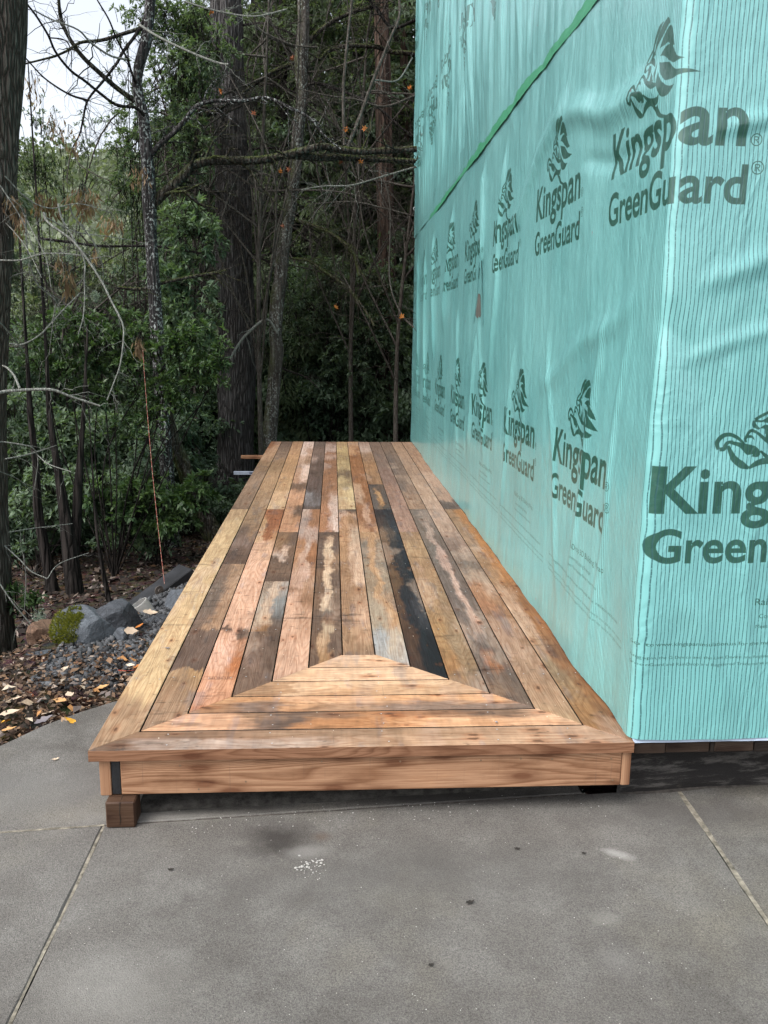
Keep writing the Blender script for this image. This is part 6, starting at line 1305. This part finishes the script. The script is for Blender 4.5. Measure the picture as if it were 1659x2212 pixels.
# dead lichen twigs drooping in at the left
dt = thing('dead_branch', 'bleached lichen-covered dead branches drooping in front of the left trunk', 'dead branch', at(-30, 520, 2.7))
for q, (pts, w0, w1, per) in enumerate((
 ([(56, 464), (57, 520), (66, 576), (84, 618), (120, 649), (137, 686)], 5, 2.5, 6), ([(125, 440), (134, 473), (157, 512), (182, 562), (182, 604), (183, 644), (179, 688), (169, 722)], 5, 2.5, 9),
 ([(95, 460), (104, 481), (157, 520), (196, 571), (224, 616), (238, 646), (263, 694), (267, 725), (260, 786), (246, 826), (231, 865)], 7, 2.5, 12), ([(150, 440), (157, 464), (182, 495), (207, 532), (221, 571), (223, 610)], 4, 2, 7),
 ([(-10, 690), (0, 697), (22, 722), (39, 744), (56, 767), (60, 784)], 4, 2, 4), ([(-20, 850), (0, 848), (17, 845), (64, 842), (112, 842), (146, 854), (179, 865), (216, 877)], 9, 5, 8),
 ([(-10, 562), (42, 562), (84, 550), (126, 547), (174, 551)], 4, 2, 6), ([(20, 742), (48, 744), (84, 725), (112, 697), (134, 672), (174, 632)], 4, 3, 8), ([(-10, 630), (0, 621), (28, 596), (64, 586)], 3, 2, 4),
 ([(6, 790), (16, 795), (31, 812), (43, 840)], 4, 6, 0), ([(120, 655), (112, 716), (106, 767)], 3, 1.5, 3), ([(-10, 1015), (0, 1019), (38, 1035), (67, 1058)], 3, 2, 3), ([(-5, 955), (10, 955), (54, 962), (74, 971), (82, 997), (74, 1058)], 4, 2, 5),
 ([(82, 984), (106, 1003), (154, 1019)], 3, 2, 2), ([(-10, 1160), (13, 1182), (42, 1208), (67, 1234), (102, 1250)], 4, 2.5, 5), ([(102, 1250), (128, 1218), (192, 1194)], 2.5, 1.5, 1), ([(-10, 1250), (0, 1262), (29, 1304), (67, 1349)], 4, 3, 5),
 ([(51, 1198), (56, 1246), (53, 1317)], 3, 2, 3), ([(19, 1150), (74, 1141), (157, 1131)], 3, 1.5, 3), ([(10, 992), (64, 981), (122, 962)], 4, 1.5, 5), ([(0, 470), (30, 500), (60, 540), (90, 600)], 3, 1.5, 8), ([(40, 440), (70, 500), (100, 560), (110, 620)], 3, 1.5, 8), ([(100, 470), (160, 500), (230, 510), (290, 520)], 3, 1.5, 10),
 ([(10, 380), (60, 430), (110, 450), (170, 440), (240, 460)], 3.5, 1.5, 14), ([(0, 400), (50, 480), (80, 560)], 3, 2, 10))):
    branch(dt, pts, 2.7+.3*math.sin(q), 2.8+.35*math.cos(q*1.7), w0*.9, w1*.9, BK_PALE, 600+q, per, .20, 2 if per > 7 else 1, .25, k=26, rough=.12)
# grey-green lichen tufts on the twigs
g = np.random.default_rng(77); LT = m_leaf('lichen_tuft', (.16, .21, .17), (.34, .40, .33), .2, .8, .1)
for q, (px, py, s_) in enumerate(((86, 1335, 20), (55, 560, 8), (150, 555, 8), (205, 640, 10), (80, 1385, 13))):
    c = at(px, py, 2.2 if py > 1200 else 2.8); m_ = mpp(c); n = 420; u = rdir(n, g)*g.random((n, 1))**.5
    me = foliage('lichen', c+u*s_*m_*np.array([.8, .8, 1.1]), .014, .22, u+rdir(n, g)-np.array([0, 0, .3]), rdir(n, g), LT, dt, g); link('lichen', me, dt)
# tufts of dead leaves hanging in the branches
def dead_tuft(px, py, Y, w, h, n, seed, lab):
    g = np.random.default_rng(seed); c = at(px, py, Y); m_ = mpp(c); u = rdir(n, g)*g.random((n, 1))**.5; P = c+np.stack([u[:, 0]*w*m_, u[:, 1]*w*m_*.8, u[:, 2]*h*m_], 1)
    D = g.normal(size=(n, 3))*.28; D[:, 2] -= 1; t = thing('dead_leaf_tuft', lab, 'dead leaves', c, 'tufts of dead leaves caught in the branches')
    link('leaves', foliage('leaves', P, .07 if Y > 3.2 else .055, .22, D, rdir(n, g), LF_DEAD, t, g, .3), t)
    k = 8; st = P[:k]; top = c+np.array([0, 0, h*m_]); Q = np.stack([top+(st-top)*a for a in np.linspace(0, 1, 4)], 1); acc = Acc(); acc.add(*tubes(Q, np.full((k, 4), .0015), 3)); link('stalks', acc.mesh('stalks', BK_TWIG, True, t), t)
for q, a in enumerate(((30, 445, 2.9, 26, 34, 70, 'rusty dead leaves hanging low on the left trunk'), (42, 480, 2.9, 16, 36, 50, 'narrow rust brown bunch just below the low rusty leaves'), (147, 600, 3.4, 20, 34, 70, 'brown dead leaf bunch among the drooping pale twigs'),
   (300, 742, 3.6, 12, 20, 60, 'brown leaf tuft at the top of the red string'), (180, 432, 3.4, 40, 34, 120, 'wide spray of tan dead leaves under the sky gap'), (100, 440, 3.4, 36, 30, 80, 'tan dead leaves left of the wide spray'), (118, 270, 6.2, 26, 40, 60, 'brown dead leaves dangling against the bright sky'),
   (70, 190, 6.2, 22, 36, 40, 'small dangling dead leaves high beside the left trunk'), (150, 300, 6.2, 26, 30, 40, 'dead leaves dangling in the middle of the sky gap'), (130, 560, 3.6, 14, 16, 24, 'small brown bunch above the drooping twigs'), (205, 545, 3.8, 7, 16, 16, 'thin tan leaves hanging right of the drooping twigs'), (300, 380, 6.8, 26, 26, 50, 'brown leaves beside the speckled trunk'), (240, 480, 4.2, 30, 22, 60, 'loose tan leaves low in front of the hill'))):
    dead_tuft(*a[:6], 700+q, a[6])
# orange maple leaves caught in the twigs: five-lobed
def maple_leaf(nm, c, s, seed, lab):
    g = np.random.default_rng(seed); pts = []
    for k in range(5):
        a = math.pi/2+(k-2)*.95; pts += [(math.cos(a-.34)*.45, math.sin(a-.34)*.45), (math.cos(a)*(1-.12*abs(k-2)), math.sin(a)*(1-.12*abs(k-2))), (math.cos(a+.34)*.45, math.sin(a+.34)*.45)]
    v = [(0, -.15, 0)]+[(x, y, .18*g.normal()) for x, y in pts]; f = [[0, i+1, (i+1) % len(pts)+1] for i in range(len(pts))]
    v += [(0.02, -.9, .1), (-.02, -.9, .1)]; f.append([0, len(v)-2, len(v)-1])
    me = me_from(nm, np.array(v)*s, f, LFM[1 if seed % 3 else 6], False); o = link(nm, me, None, c); o.rotation_euler = (math.pi/2+g.normal()*.3, g.normal()*.6, g.normal()*.4); tag(o, lab, 'leaf', 'orange maple leaves caught in the twigs'); return o
for q, (px, py, Y, lab) in enumerate(((476, 198, 6.6, 'single orange maple leaf in front of the thick fir trunk'), (632, 125, 8.6, 'orange maple leaf high beside the slender leaning tree'), (748, 280, 7.9, 'left one of two orange leaves above the mossy limb'), (788, 278, 7.9, 'right one of two orange leaves above the mossy limb'),
   (736, 351, 8, 'small orange leaf just under the mossy limb'), (780, 350, 8, 'orange leaf under the right end of the mossy limb'), (606, 371, 8, 'small orange leaf below the mossy limb by the slender tree'), (624, 366, 8, 'second small orange leaf by the slender tree below the mossy limb'),
   (726, 664, 8.4, 'lone orange leaf against the dark foliage at mid height'), (868, 684, 8.3, 'orange leaf close to the wrapped wall'), (611, 488, 9.2, 'reddish leaf hanging on the slender leaning tree'), (885, 190, 8.6, 'rust red leaf high beside the wrapped wall'), (456, 28, 6.6, 'orange leaf at the top in front of the thick fir'), (548, 245, 7.6, 'tan leaf between the thick fir and the slender tree'))):
    maple_leaf('maple_leaf', at(px, py, Y), 9*mpp(at(px, py, Y)), 800+q, lab)
